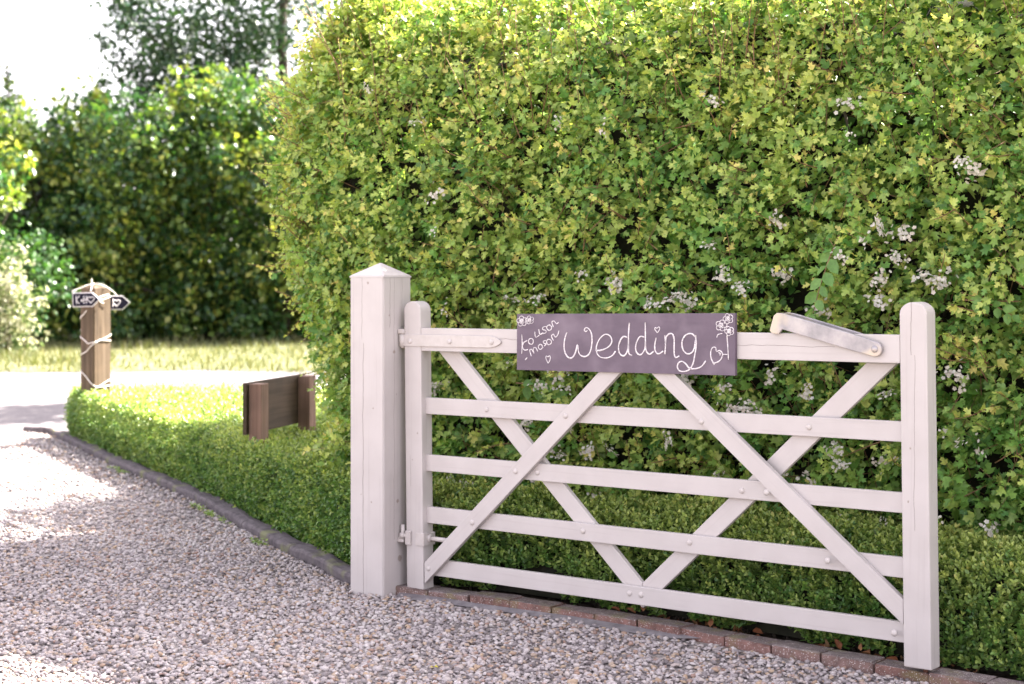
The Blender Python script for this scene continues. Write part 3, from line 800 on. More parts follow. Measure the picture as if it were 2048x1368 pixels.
# ------------------------------------------------------------------ chalkboard sign on the gate
wsign = empty('wedding_sign', tuple(gl(1.095, 0.0, 1.037)), GANG)
tag(wsign, 'long purple grey chalkboard with Wedding in white chalk script, hung on the gate top rail', 'sign')
GM = world_mat(gate)
ob = link('sign_board', prism('sign_board', [(0.5565, 1.037), (1.633, 1.0585), (1.6325, 1.2965), (0.5575, 1.2735)], -0.014, 0.0015, 0.0015), M_board, wsign)
ob.matrix_parent_inverse = world_mat(wsign).inverted(); ob.matrix_basis = GM
STROKES = {
'wedding':[[(825,1203),(815,1180),(810,1150),(814,1122),(827,1103),(843,1097),(858,1104),(870,1124),(879,1153),(884,1127),(893,1112),(912,1106),(930,1110),(945,1127),(953,1159),(953,1189),(946,1211),(930,1224),(918,1221),(915,1213),(923,1208),(930,1213)],[(971,1133),(1002,1135),(1038,1150),(1053,1170),(1049,1189),(1032,1199),(1014,1197),(992,1180),(978,1155),(976,1135),(983,1116),(1002,1105),(1032,1105),(1057,1116),(1072,1133)],[(1129,1191),(1111,1193),(1096,1178),(1087,1154),(1090,1129),(1105,1116),(1120,1120),(1132,1140),(1136,1170)],[(1140,1249),(1136,1204),(1136,1155),(1138,1126),(1153,1119)],[(1212,1194),(1194,1196),(1180,1181),(1171,1156),(1174,1134),(1188,1123),(1203,1128),(1215,1148),(1218,1177)],[(1217,1252),(1218,1206),(1219,1158),(1224,1136),(1239,1127),(1258,1139)],[(1270,1193),(1264,1169),(1264,1145),(1274,1131),(1288,1132),(1303,1141)],[(1311,1204),(1314,1170),(1311,1129)],[(1313,1170),(1318,1197),(1332,1210),(1347,1209),(1355,1191),(1355,1157),(1356,1129),(1363,1118),(1379,1125)],[(1454,1201),(1437,1213),(1414,1210),(1397,1194),(1391,1173),(1397,1149),(1414,1135),(1434,1138),(1448,1155),(1455,1189)],[(1455,1208),(1457,1165),(1451,1132),(1443,1098),(1426,1074),(1403,1065),(1380,1067),(1370,1081),(1376,1098),(1392,1104),(1409,1095),(1426,1079),(1454,1078),(1482,1088),(1501,1110)],],
'heart':[[(1275,1213),(1264,1225),(1265,1233),(1274,1230),(1282,1236),(1287,1230),(1282,1220),(1275,1212)],],
'heart2':[[(726,1071),(715,1090),(716,1101),(726,1098),(734,1103),(738,1094),(734,1082),(726,1071)],],
'heart3':[[(1540,1097),(1526,1120),(1524,1146),(1533,1163),(1547,1162),(1550,1148),(1564,1152),(1577,1141),(1573,1124),(1560,1110),(1536,1101)],[(1559,1144),(1567,1141),(1565,1133)],],
'stem':[[(1577,1138),(1599,1138)],[(1597,1211),(1601,1165),(1604,1118)],[(1551,1202),(1557,1213),(1576,1218)],],
'kollison':[[(585,1188),(587,1148),(585,1106)],[(614,1163),(595,1152),(589,1135),(599,1122),(618,1125)],[(647,1160),(646,1154),(641,1149),(634,1148),(628,1149),(623,1153),(621,1159),(623,1166),(628,1170),(634,1172),(641,1171),(646,1166),(647,1160)],[(655,1201),(660,1178),(680,1187)],[(676,1212),(683,1191),(700,1198)],[(720,1224),(701,1222),(697,1211),(713,1208),(715,1199),(698,1193)],[(745,1220),(743,1214),(738,1210),(732,1208),(726,1210),(721,1214),(719,1219),(721,1225),(726,1229),(732,1231),(738,1229),(743,1225),(745,1220)],[(754,1223),(746,1243),(757,1248),(767,1240),(773,1237),(781,1243)],],
'mason':[[(637,1098),(628,1121),(639,1126),(651,1110),(647,1130),(660,1134),(671,1119)],[(696,1139),(695,1134),(691,1130),(685,1128),(680,1129),(676,1133),(674,1138),(676,1143),(680,1147),(685,1149),(691,1147),(695,1144),(696,1139),(700,1135)],[(715,1166),(701,1162),(704,1154),(716,1151),(705,1142)],[(744,1160),(742,1155),(737,1151),(731,1149),(724,1150),(720,1154),(718,1160),(720,1165),(724,1170),(731,1171),(737,1170),(742,1166),(744,1160)],[(754,1167),(744,1185),(754,1193),(764,1181),(777,1191),(783,1208)],[(603,1081),(614,1091)],],
'roses':[[(587,1243),(587,1242),(585,1241),(582,1242),(582,1244),(584,1246),(589,1246),(591,1243),(589,1239),(584,1238),(579,1241),(578,1246),(584,1250),(591,1249),(595,1243)],[(589,1231),(586,1226),(581,1223),(575,1223),(569,1225),(566,1229),(566,1234),(570,1239)],[(571,1236),(565,1237),(560,1240),(558,1244),(559,1249),(563,1253),(569,1254),(575,1253)],[(573,1251),(572,1256),(574,1261),(579,1264),(585,1265),(591,1263),(594,1259),(595,1254)],[(592,1255),(597,1258),(604,1258),(609,1255),(611,1251),(611,1246),(607,1242),(601,1240)],[(602,1242),(606,1239),(608,1235),(606,1230),(602,1226),(596,1225),(590,1227),(586,1230)],[(597,1240),(593,1235),(586,1233),(579,1235),(574,1238),(573,1243),(575,1248),(580,1252),(587,1253),(594,1251)],[(629,1249),(629,1248),(627,1248),(625,1248),(625,1250),(627,1252),(630,1252),(632,1249),(631,1246),(626,1245),(622,1247),(622,1251),(626,1254),(632,1254),(635,1249)],[(617,1243),(612,1243),(608,1245),(605,1248),(606,1252),(609,1256),(614,1257),(619,1257)],[(617,1255),(615,1259),(617,1263),(620,1265),(625,1266),(630,1265),(633,1262),(634,1258)],[(632,1259),(636,1261),(641,1262),(645,1260),(648,1257),(648,1253),(645,1249),(641,1247)],[(641,1250),(645,1247),(647,1244),(646,1240),(642,1237),(638,1235),(633,1236),(629,1239)],[(632,1239),(630,1236),(626,1233),(621,1233),(617,1234),(614,1237),(613,1241),(616,1245)],[(637,1246),(633,1243),(628,1241),(623,1242),(619,1245),(618,1249),(619,1254),(624,1256),(629,1257),(634,1255)],],
'roses2':[[(1604,1275),(1603,1273),(1602,1273),(1600,1274),(1600,1276),(1602,1278),(1605,1277),(1607,1275),(1605,1271),(1601,1270),(1597,1272),(1597,1277),(1601,1280),(1607,1280),(1610,1275)],[(1608,1264),(1606,1260),(1603,1257),(1598,1255),(1593,1257),(1589,1260),(1589,1264),(1590,1269)],[(1592,1267),(1587,1266),(1582,1268),(1580,1272),(1580,1276),(1582,1280),(1587,1282),(1592,1282)],[(1591,1280),(1589,1284),(1590,1289),(1593,1292),(1598,1294),(1603,1293),(1607,1290),(1608,1285)],[(1605,1286),(1609,1289),(1614,1290),(1619,1288),(1622,1284),(1623,1280),(1620,1276),(1616,1274)],[(1616,1276),(1620,1274),(1622,1270),(1622,1265),(1619,1262),(1614,1260),(1609,1260),(1605,1263)],[(1612,1271),(1608,1267),(1603,1266),(1597,1267),(1593,1270),(1592,1275),(1594,1279),(1598,1283),(1604,1283),(1609,1281)],[(1573,1248),(1573,1247),(1571,1246),(1569,1247),(1569,1249),(1571,1251),(1575,1251),(1577,1248),(1575,1245),(1570,1243),(1566,1246),(1565,1251),(1570,1255),(1577,1254),(1581,1248)],[(1570,1235),(1565,1232),(1560,1231),(1554,1232),(1551,1236),(1550,1241),(1552,1245),(1557,1248)],[(1557,1246),(1552,1248),(1549,1252),(1549,1257),(1552,1261),(1557,1263),(1563,1263),(1568,1260)],[(1565,1259),(1566,1264),(1570,1268),(1575,1269),(1580,1268),(1584,1265),(1586,1260),(1584,1256)],[(1582,1258),(1588,1258),(1593,1257),(1596,1253),(1597,1248),(1594,1244),(1589,1241),(1584,1241)],[(1585,1243),(1588,1239),(1587,1234),(1584,1230),(1578,1228),(1573,1228),(1568,1231),(1567,1236)],[(1582,1245),(1578,1240),(1572,1239),(1566,1240),(1562,1243),(1560,1248),(1562,1254),(1567,1257),(1573,1258),(1579,1256)],[(1609,1228),(1609,1227),(1607,1226),(1606,1227),(1605,1229),(1607,1230),(1610,1230),(1612,1228),(1611,1225),(1607,1223),(1603,1226),(1603,1230),(1607,1233),(1612,1232),(1615,1228)],[(1610,1238),(1613,1241),(1618,1242),(1622,1240),(1625,1237),(1626,1233),(1624,1230),(1620,1227)],[(1620,1229),(1624,1228),(1626,1224),(1626,1220),(1624,1217),(1619,1215),(1615,1215),(1611,1218)],[(1613,1218),(1612,1214),(1609,1211),(1605,1210),(1600,1211),(1597,1214),(1596,1218),(1597,1222)],[(1599,1220),(1594,1219),(1590,1221),(1588,1224),(1587,1228),(1590,1232),(1594,1234),(1598,1234)],[(1597,1232),(1595,1236),(1596,1240),(1598,1243),(1603,1245),(1607,1244),(1611,1241),(1612,1238)],[(1616,1225),(1613,1221),(1608,1220),(1603,1221),(1600,1224),(1598,1228),(1600,1232),(1604,1235),(1609,1236),(1614,1234)],],

}
WIDTH = {'wedding': .0024, 'kollison': .0016, 'mason': .0016, 'roses': .0010, 'roses2': .0011, 'heart': .0014, 'heart2': .0014, 'heart3': .0020, 'stem': .0014}
PARTN = {'wedding': 'chalk_lettering', 'kollison': 'chalk_lettering', 'mason': 'chalk_lettering', 'roses': 'chalk_roses', 'roses2': 'chalk_roses', 'heart': 'chalk_heart', 'heart2': 'chalk_heart', 'heart3': 'chalk_heart', 'stem': 'chalk_stem'}
def smooth_path(pts, n=4):
    p = np.asarray(pts, float)
    if len(p) < 3: return np.linspace(p[0], p[-1], 5)
    q = np.vstack([2 * p[0] - p[1], p, 2 * p[-1] - p[-2]])
    out = []
    for i in range(1, len(q) - 2):
        for t in np.arange(n) / n:
            out.append(0.5 * ((2 * q[i]) + (-q[i - 1] + q[i + 1]) * t + (2 * q[i - 1] - 5 * q[i] + 4 * q[i + 1] - q[i + 2]) * t * t + (-q[i - 1] + 3 * q[i] - 3 * q[i + 1] + q[i + 2]) * t ** 3))
    out.append(p[-1])
    return np.array(out)
def strokes_mesh(name, strokes, hw_, y0, y1):
    """chalk strokes: flat ribbons a hair proud of the board, slightly uneven in width"""
    V, L, T = [], [], []; base = 0
    for s in strokes:
        p = smooth_path(s)
        n = len(p)
        t = unit(np.gradient(p, axis=0)); nn = np.c_[-t[:, 1], t[:, 0]]
        w = hw_ * (0.55 + 0.75 * vnoise(np.c_[p * 45, np.full(n, 2.2)]) + 0.35 * vnoise(np.c_[p * 300, np.full(n, 5.2)]))[:, None]
        l, r = p + nn * w, p - nn * w
        for a, y in ((l, y0), (r, y0), (r, y1), (l, y1)):
            V.append(np.c_[a[:, 0], np.full(n, y), a[:, 1]])
        for j in range(n - 1):
            for k in range(4):
                k2 = (k + 1) % 4
                L += [base + k * n + j, base + k2 * n + j, base + k2 * n + j + 1, base + k * n + j + 1]; T.append(4)
        for j in (0, n - 1):
            L += [base + k * n + j for k in range(4)]; T.append(4)
        base += 4 * n
    return mesh_np(name, np.concatenate(V), L, T)
for key, st_ in STROKES.items():
    me = strokes_mesh(PARTN[key], [[(a / 1000, b / 1000) for a, b in s] for s in st_], WIDTH[key], -0.0156, -0.0138)
    o = link(PARTN[key], me, M_chalk, wsign)
    o.matrix_parent_inverse = world_mat(wsign).inverted(); o.matrix_basis = GM

# ------------------------------------------------------------------ leaf templates (base at origin, tip at +y, length 1)
def leaf_lobed(fold=0.16, droop=0.14, seed=0):
    r = np.random.default_rng(seed)
    half = [(0.17, 0.24), (0.42, 0.56), (0.14, 0.53), (0.29, 0.86), (0.10, 0.79)]
    half = [(x * (1 + .18 * r.normal() * .5), y + .02 * r.normal()) for x, y in half]
    mid = [(0, 0.0), (0, 0.12), (0, 0.46), (0, 0.77), (0, 1.0)]
    V, F = [], []
    def z(x, y): return fold * abs(x) - droop * y * y
    for x, y in mid: V.append((x, y, z(x, y)))
    for sgn in (1, -1):
        b = len(V)
        for x, y in half: V.append((sgn * x, y, z(x, y) + .03 * r.normal() * 1.0))
        fs = [(1, b, b + 1, b + 2, 2), (2, b + 2, b + 3, b + 4, 3), (3, b + 4, 4)]
        F += [f if sgn > 0 else f[::-1] for f in fs]
    V += [(0.012, 0.0, 0), (-0.012, 0.0, 0)]
    F.append((len(V) - 1, len(V) - 2, 1))
    return V, F
def leaf_oval(w=0.28, fold=0.25, droop=0.12):
    V = [(0, 0, 0), (w, 0.35, w * fold - droop * .12), (w * .82, 0.72, w * .8 * fold - droop * .5), (0, 1, -droop), (-w, 0.35, w * fold - droop * .12), (-w * .82, 0.72, w * .8 * fold - droop * .5)]
    return V, [(0, 1, 2, 3), (0, 3, 5, 4)]
def leaf_diamond(w=0.34, fold=0.2):
    V = [(0, 0, 0), (w, 0.5, w * fold), (0, 1, -0.1), (-w, 0.5, w * fold)]
    return V, [(0, 1, 2), (0, 2, 3)]

# ------------------------------------------------------------------ hawthorn hedge
hedge = empty('hawthorn_hedge', (0.6, 8.2, 0))
tag(hedge, 'tall clipped hawthorn hedge with white blossom behind the white gate', 'hedge')
HC, HR = 0.87, 0.82                         # where the rounded left end begins, its radius
Z_SH, Z_TOP = 1.85, 2.93
S_RIGHT = -5.2
def inset(z):
    q = np.clip((z - Z_SH) / (Z_TOP - Z_SH), 0, 1)
    return 0.76 * (1 - np.sqrt(np.maximum(1 - q * q, 0)))
def end_inset(z):
    return 0.92 * (np.clip((1.55 - z) / 1.1, 0, 1)) ** 1.1
def hedge_surf(l, z):
    """l: length along the outline from the right end of the front, round the left end, along the back"""
    Lf = HC - S_RIGHT; La = math.pi * HR
    th = np.clip((l - Lf) / HR, 0, math.pi)
    s0 = np.where(l < Lf, S_RIGHT + l, np.where(l < Lf + La, HC, HC - (l - Lf - La)))
    ins = inset(z)
    endness = np.sin(th) ** 1.0
    rad = HR - ins * (1 - 0.45 * endness) - endness * end_inset(z)
    s = s0 + rad * np.sin(th); w = HR - rad * np.cos(th)
    ns, nw = np.sin(th), -np.cos(th)
    dz = 1e-3
    slope = (inset(z + dz) - inset(z - dz)) / (2 * dz)
    slope = np.clip(slope, 0, 4) * (1 - .45 * endness) - np.where(z < 1.55, endness * 0.7, 0)
    P2 = A0[None] + s[:, None] * E_[None] + w[:, None] * NB[None]
    n2 = ns[:, None] * E_[None] + nw[:, None] * NB[None]
    P = np.c_[P2, z]
    Nn = unit(np.c_[n2, slope])
    return P, Nn
LF = HC - S_RIGHT; LA_ = math.pi * HR
def sample_hedge(n, l0, l1, z0=0.3, z1=Z_TOP - 0.002):
    l = l0 + (l1 - l0) * rng.random(n)
    # more points where the top leans back
    zz = np.linspace(z0, z1, 400); wgt = np.sqrt(1 + np.clip(np.gradient(inset(zz), zz), 0, 8) ** 2)
    cdf = np.cumsum(wgt); cdf /= cdf[-1]
    z = np.interp(rng.random(n), cdf, zz)
    return hedge_surf(l, z)
# dark shell under the leaves: the shade between them put into its colour
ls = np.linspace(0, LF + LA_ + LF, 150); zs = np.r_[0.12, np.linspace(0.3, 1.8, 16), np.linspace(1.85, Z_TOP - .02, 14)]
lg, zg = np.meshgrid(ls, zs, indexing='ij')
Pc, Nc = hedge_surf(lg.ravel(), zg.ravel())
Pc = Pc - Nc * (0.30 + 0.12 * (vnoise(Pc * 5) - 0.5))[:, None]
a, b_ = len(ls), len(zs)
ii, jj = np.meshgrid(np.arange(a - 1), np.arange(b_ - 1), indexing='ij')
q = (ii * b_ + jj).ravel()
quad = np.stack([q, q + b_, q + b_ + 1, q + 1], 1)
link('shade_shell', mesh_np('shade_shell', Pc, quad.ravel(), np.full(len(quad), 4)), M_core, hedge, True)

# sprigs: short shoots carrying 5-9 leaves, paler and smaller towards the tip
def make_sprigs(P, Nn, depth_lo, depth_hi, per, size, shoot_len, youngness, up=0.55, spread=0.6):
    n = len(P)
    clump = vnoise(P * 4.2) - 0.5; clump2 = vnoise(P * 9 + 11) - 0.5
    dep = depth_lo + (depth_hi - depth_lo) * rng.random(n)
    base = P - Nn * (dep - 0.16 * clump - 0.08 * clump2)[:, None]
    T = unit(Nn * 0.75 + np.array([0, 0, up]) + spread * rng.normal(size=(n, 3)))
    ln = shoot_len * (0.6 + 0.8 * rng.random(n))
    out = []
    g = rng.random(n)                                    # one tone per sprig
    yg = np.clip(youngness + 0.7 * (vnoise(P * 2.6 + 5) - 0.5) + 0.3 * rng.normal(size=n), 0, 1)
    side = unit(np.cross(T, rand_unit(n))); side2 = np.cross(T, side)
    for k in range(per):
        f = (k + 0.6) / per
        ang = k * 2.4 + rng.random(n) * 0.8
        rad = side * np.cos(ang)[:, None] + side2 * np.sin(ang)[:, None]
        pos = base + T * (ln * f)[:, None] + rad * 0.004
        D = unit(rad * (0.95 - 0.35 * f) + T * (0.35 + 0.5 * f) + Nn * 0.25 + np.array([0, 0, -0.18]))
        NL = Nn * 0.75 + np.array([0, 0, 0.62]) + T * 0.2 + 0.55 * rng.normal(size=(n, 3))
        sz = size * (0.6 + 0.85 * rng.random(n) ** 1.4) * (1.12 - 0.45 * f)
        rnd = np.clip(0.15 + 0.55 * g + 0.3 * rng.random(n) - 0.15, 0, 1)
        yo = np.clip(yg * (0.25 + 0.85 * f) + 0.12 * rng.normal(size=n), 0, 1)
        out.append((pos, D, NL, sz, rnd, yo, np.where(dep < depth_lo + 0.55 * (depth_hi - depth_lo), 1.0, 0.0)))
    return [np.concatenate([o[i] for o in out]) for i in range(7)], base, T, ln
lobes = [leaf_lobed(0.30, 0.22, 1), leaf_lobed(0.45, 0.34, 2), leaf_lobed(0.18, 0.08, 3)]
sets = []
def holes(P, thr):
    return vnoise(P * 3.1 + 40) * 0.62 + vnoise(P * 7.7 + 9) * 0.38 < thr
P, Nn = sample_hedge(9600, 1.75, LF + 1.9)
keep = holes(P, 0.77); P, Nn = P[keep], Nn[keep]
tall = np.clip((P[:, 2] - 0.9) / 1.8, 0, 1)
yb = 0.34 + 0.40 * tall + 0.12 * np.clip((1.2 - P[:, 0]) / 2.5, -0.5, 1)
o1, sb1, sT1, sl1 = make_sprigs(P, Nn, -0.03, 0.12, 7, 0.047, 0.10, yb)
P2, Nn2 = sample_hedge(4200, 1.75, LF + 1.9)
o2, sb2, sT2, sl2 = make_sprigs(P2, Nn2, 0.10, 0.26, 6, 0.052, 0.10, 0.12 + 0 * P2[:, 2])
P3, Nn3 = sample_hedge(1500, 0.0, 1.75)
o3, *_ = make_sprigs(P3, Nn3, -0.03, 0.25, 6, 0.062, 0.13, 0.4 + 0 * P3[:, 2])
P4, Nn4 = sample_hedge(1300, LF + 1.9, LF * 2 + LA_)
o4, *_ = make_sprigs(P4, Nn4, -0.03, 0.25, 6, 0.085, 0.18, 0.4 + 0 * P4[:, 2])
allv = [np.concatenate(t) for t in zip(o1, o2, o3, o4)]
pos, D, NL, sz, rnd, yo, outer = allv
FR = frames(D, NL)
px, py = view_px(pos)
vis = (px > 640) & (px < 2020) & (py > 12) & (py < 1100) & (outer > 0.5) & (np.arange(len(pos)) < len(o1[0]))
facing = np.abs(FR[:, 1, 2]) * 0.7 + 0.3
score = np.where(vis, sz / pos[:, 1] * facing, 0)
order = np.argsort(-score); single, rest = order[:300], order[300:]
n1 = len(o1[0])
deep = rest[rest >= n1]; rest = rest[rest < n1]
o = link('foliage', inst('foliage', leaf_oval(0.36, 0.3, 0.2), pos[deep], FR[deep], sz[deep], {'rnd': rnd[deep], 'young_lit': yo[deep]}), M_haw, hedge, True)
tag(o, kind='stuff')
for k in range(3):
    idx = rest[k::3]
    o = link('foliage', inst('foliage', lobes[k], pos[idx], FR[idx], sz[idx], {'rnd': rnd[idx], 'young_lit': yo[idx]}), M_haw, hedge, True)
    tag(o, kind='stuff')
leaf_me = []
for k in range(3):
    V, F = lobes[k]
    me = mesh_np('leaf', V, [i for f in F for i in f], [len(f) for f in F]); me.materials.append(M_haw_o); leaf_me.append(me)
HLOC = np.array(hedge.location)
for j, i in enumerate(single):
    o = link('leaf', leaf_me[j % 3], None, hedge)
    o.matrix_basis = Matrix.Translation(pos[i] - HLOC) @ Matrix(FR[i].tolist()).to_4x4() @ Matrix.Scale(float(sz[i]), 4)
# shoots (the twigs of outer sprigs)
sel = np.random.default_rng(5).permutation(len(sb1))[:2600]
o = link('twigs', tubes('twigs', [np.array([sb1[i] - sT1[i] * 0.10, sb1[i], sb1[i] + sT1[i] * sl1[i]]) for i in sel], [(0.0022, 0.0010)] * len(sel), 3), M_twig, hedge, True)
tag(o, kind='stuff')
# inner stems
stems = []
for k in range(60):
    s = S_RIGHT + 0.3 + (HC + 0.1 - S_RIGHT) * rng.random(); w = 0.45 + 0.7 * rng.random()
    p0 = hw(s, w)[0]; p = [np.array([p0[0], p0[1], -0.02])]
    d = np.array([rng.normal() * .12, rng.normal() * .12, 1.0])
    for q in range(6):
        d = unit(d + rng.normal(size=3) * np.array([.10, .10, .05]) + np.array([0, 0, .12])); p.append(p[-1] + d * (0.38 if w > .3 else .3))
    stems.append(np.array(p))
o = link('stems', tubes('stems', stems, [(0.018, 0.006)] * len(stems), 5), M_bark, hedge, True)
tag(o, kind='stuff')
# long free shoots at the left end, on the face and above the top
def free_shoots(P, T, ln, name, leaf=0.026, per=14, young_lit=0.8, bend=0.25):
    paths, LP, LD, LN = [], [], [], []
    for p, t, l in zip(P, T, ln):
        pts = [p]; d = t.copy()
        for k in range(6):
            d = unit(d + rng.normal(size=3) * 0.10 + np.array([0, 0, bend * 0.12])); pts.append(pts[-1] + d * l / 6)
        pts = np.array(pts); paths.append(pts)
        for k in range(per):
            f = 0.2 + 0.8 * (k + rng.random()) / per
            x = np.interp(f * 6, np.arange(7), np.arange(7)); i = min(int(x), 5)
            q = pts[i] + (pts[i + 1] - pts[i]) * (x - i)
            LP.append(q); LD.append(unit(rng.normal(size=3) * 0.8 + d * 0.6)); LN.append(np.array([0, -.3, 1]) + rng.normal(size=3) * .6)
    LP, LD, LN = np.array(LP), np.array(LD), np.array(LN)
    n = len(LP)
    o = link(name + '_twigs', tubes(name + '_twigs', paths, [(0.0032, 0.0013)] * len(paths), 4), M_twig, hedge, True); tag(o, kind='stuff')
    o = link(name + '_leaves', inst(name + '_leaves', lobes[0], LP, frames(LD, LN), leaf * (0.6 + 0.8 * rng.random(n)),
             {'rnd': 0.5 + 0.5 * rng.random(n), 'young_lit': np.clip(young_lit + 0.25 * rng.normal(size=n), 0, 1)}), M_haw, hedge, True); tag(o, kind='stuff')
n = 330
lq = LF + 0.35 + 1.7 * rng.random(n); zq = 0.5 + 2.25 * rng.random(n)
Pq, Nq = hedge_surf(lq, zq)
free_shoots(Pq - Nq * 0.06, unit(Nq + np.c_[0.35 * rng.normal(size=(n, 2)), 0.25 + 0.4 * rng.normal(size=n)]), 0.16 + 0.20 * rng.random(n) ** 2, 'side_shoot')
n = 230
Pq, Nq = sample_hedge(n, 2.0, LF + 1.2, 1.95)
free_shoots(Pq - Nq * 0.05, unit(np.c_[0.3 * rng.normal(size=n) - .1, 0.25 * rng.normal(size=n) - .05, np.ones(n)]), 0.22 + 0.4 * rng.random(n) ** 1.6, 'top_shoot', per=10, young_lit=0.6)
n = 160
Pq, Nq = sample_hedge(n, 2.0, LF, 0.6, 2.3)
free_shoots(Pq, unit(Nq * 0.7 + np.c_[0.6 * rng.normal(size=(n, 2)), 0.4 + 0.4 * rng.normal(size=n)]), 0.12 + 0.12 * rng.random(n), 'face_shoot', leaf=0.034, per=8, young_lit=0.85)

# blossom: flat-topped bunches of small five-petalled flowers, most of them low on the right
def blossom_mesh(seed, nfl):
    r = np.random.default_rng(seed)
    V, L, T, A, MI = [np.array([0, 0, -0.028])], [], [], [0.0], []
    for k in range(nfl):
        c = r.normal(size=3) * np.array([0.018, 0.014, 0.006])
        nrm = unit(np.array([c[0] * 14, c[1] * 14, 1.0]) + r.normal(size=3) * 0.35)
        a = unit(np.cross(nrm, r.normal(size=3))); b = np.cross(nrm, a)
        rr = 0.0058 * (0.8 + 0.4 * r.random()); tone = r.random()
        q0 = len(V)
        V += [c, c + a * 0.0009]; A += [tone, tone]
        L += [0, q0, q0 + 1]; T.append(3); MI.append(1)           # its stalk
        for p in range(5):
            t = 2 * math.pi * p / 5
            d = a * math.cos(t) + b * math.sin(t); e = -a * math.sin(t) + b * math.cos(t)
            q = len(V)
            V += [c + d * rr * .6 + e * rr * .52 + nrm * .0012, c + d * rr * 1.05 + e * rr * .2 + nrm * .002, c + d * rr * 1.05 - e * rr * .2 + nrm * .002, c + d * rr * .6 - e * rr * .52 + nrm * .0012]
            L += [q0, q, q + 1, q + 2, q + 3]; T.append(5); A += [tone] * 4; MI.append(0)
    me = mesh_np('flower_cluster', np.array(V), L, T, False, {'rnd': A})
    me.materials.append(M_petal); me.materials.append(M_box)
    me.polygons.foreach_set('material_index', np.array(MI, dtype=np.int32))
    return me
bl_me = []
for k, nf in enumerate((28, 20, 36, 10, 15)):
    bl_me.append(blossom_mesh(k, nf))
# hand-set places seen on the face (along the face to the left, height) and a scatter between them
def face_pt(X, Y):
    """where a sight line of the reference photograph meets the hedge face (solved once, in metres)"""
    d = np.array([(X - 1024) / 3300, 1.0]); t = (A0 @ NB - 0.02) / (d @ NB)
    z = 1.48 - (Y - 530) / 3300 * t
    s = (d * t - A0) @ E_
    return s, z
seen = [(1432, 208, 2), (1128, 255, 0), (1236, 277, 3), (1945, 325, 0), (1965, 345, 2), (1560, 440, 0), (1785, 455, 2), (1815, 465, 2), (1805, 515, 2), (1440, 490, 0), (1775, 560, 2), (1770, 600, 2),
        (1856, 553, 0), (1575, 550, 0), (1505, 575, 0), (1465, 550, 0), (1250, 565, 2), (1385, 590, 2), (1400, 605, 0), (1245, 570, 1), (1322, 607, 0), (1650, 622, 1), (880, 770, 2), (875, 785, 1), (903, 622, 3), (1080, 595, 1), (1035, 598, 1),
        (1520, 810, 2), (1535, 825, 2), (1500, 822, 2), (1637, 782, 0), (1778, 788, 0), (1070, 842, 2), (1155, 850, 0), (1135, 910, 0), (1200, 900, 0), (1245, 895, 1), (1120, 893, 1), (1690, 895, 2), (1708, 925, 0), (1570, 950, 0), (1495, 1030, 2), (930, 960, 0), (960, 965, 1),
        (1640, 960, 1), (1780, 920, 1), (1990, 1058, 0), (1915, 740, 1), (1935, 760, 1), (1980, 900, 3), (1890, 1035, 1), (1205, 1010, 3), (1025, 725, 3), (1130, 755, 1), (1160, 775, 3), (1780, 1050, 0), (1720, 1050, 3), (1560, 745, 1), (1480, 770, 1), (1695, 210, 1), (1700, 270, 3), (735, 190, 0), (840, 250, 1), (895, 390, 1), (905, 465, 3)]
pts = [(*face_pt(x, y), k) for x, y, k in seen]
for k in range(22):
    X = 1050 + 960 * rng.random(); Y = 480 + 480 * rng.random() ** 1.2
    pts.append((*face_pt(X, Y), int(rng.integers(0, 5))))
for (s, z, k) in pts:
    P1, N1 = hedge_surf(np.array([s - S_RIGHT]), np.array([max(z, 0.45)]))
    dsp = 0.16 * (vnoise(P1 * 4.2)[0] - 0.5) + 0.08 * (vnoise(P1 * 9 + 11)[0] - 0.5)
    p = P1[0] + N1[0] * (0.085 + dsp + 0.025 * rng.random())
    nn = unit(N1[0] + np.array([0, 0, 0.55]) + 0.3 * rng.normal(size=3))
    FRb = frames(rand_unit(1), nn[None])[0]
    o = link('flower_cluster', bl_me[k], None, hedge)
    o.matrix_basis = Matrix.Translation(p - HLOC) @ Matrix(FRb.tolist()).to_4x4() @ Matrix.Scale(float(1.0 + 0.45 * rng.random()), 4)

# broad-leaved shoots that grow through the hedge (large pale leaflets)
oval = leaf_oval(0.33, 0.22, 0.18)
ov_me = mesh_np('leaflet', oval[0], [i for f in oval[1] for i in f], [4, 4]); ov_me.materials.append(M_elder)
def broad_shoot(label, X, Y, dirs, n, size, ln, cat='climber'):
    s, z = face_pt(X, Y)
    P1, N1 = hedge_surf(np.array([s - S_RIGHT]), np.array([z]))
    p0 = P1[0] + N1[0] * 0.07
    root = empty('broad_leaved_shoot', tuple(p0)); tag(root, label, cat, 'broad leaved shoots growing through the hedge')
    d = unit(np.array(dirs, float)); pts = [p0 - p0]
    for k in range(7):
        d = unit(d + np.array([0, 0, -0.10])); pts.append(pts[-1] + d * ln / 7)
    pts = np.array(pts)
    link('stalk', tubes('stalk', [pts], [(0.003, 0.0015)], 5), M_twig, root)
    for k in range(n):
        f = 0.15 + 0.85 * k / (n - 1); i = min(int(f * 7), 6); q = pts[i] + (pts[i + 1] - pts[i]) * (f * 7 - i)
        sd = 1 if k % 2 else -1
        side = unit(np.cross(d, N1[0])) * sd
        D_ = unit(side * 0.8 + d * 0.6 + np.array([0, 0, -0.25]) + N1[0] * .2) if k < n - 1 else d
        Fm = frames(D_[None], (N1[0] + np.array([0, 0, .35]) + .25 * rng.normal(size=3))[None])[0]
        o = link('leaflet', ov_me, None, root)
        o.matrix_basis = Matrix.Translation(q) @ Matrix(Fm.tolist()).to_4x4() @ Matrix.Scale(size * (0.8 + .4 * random.random()), 4)
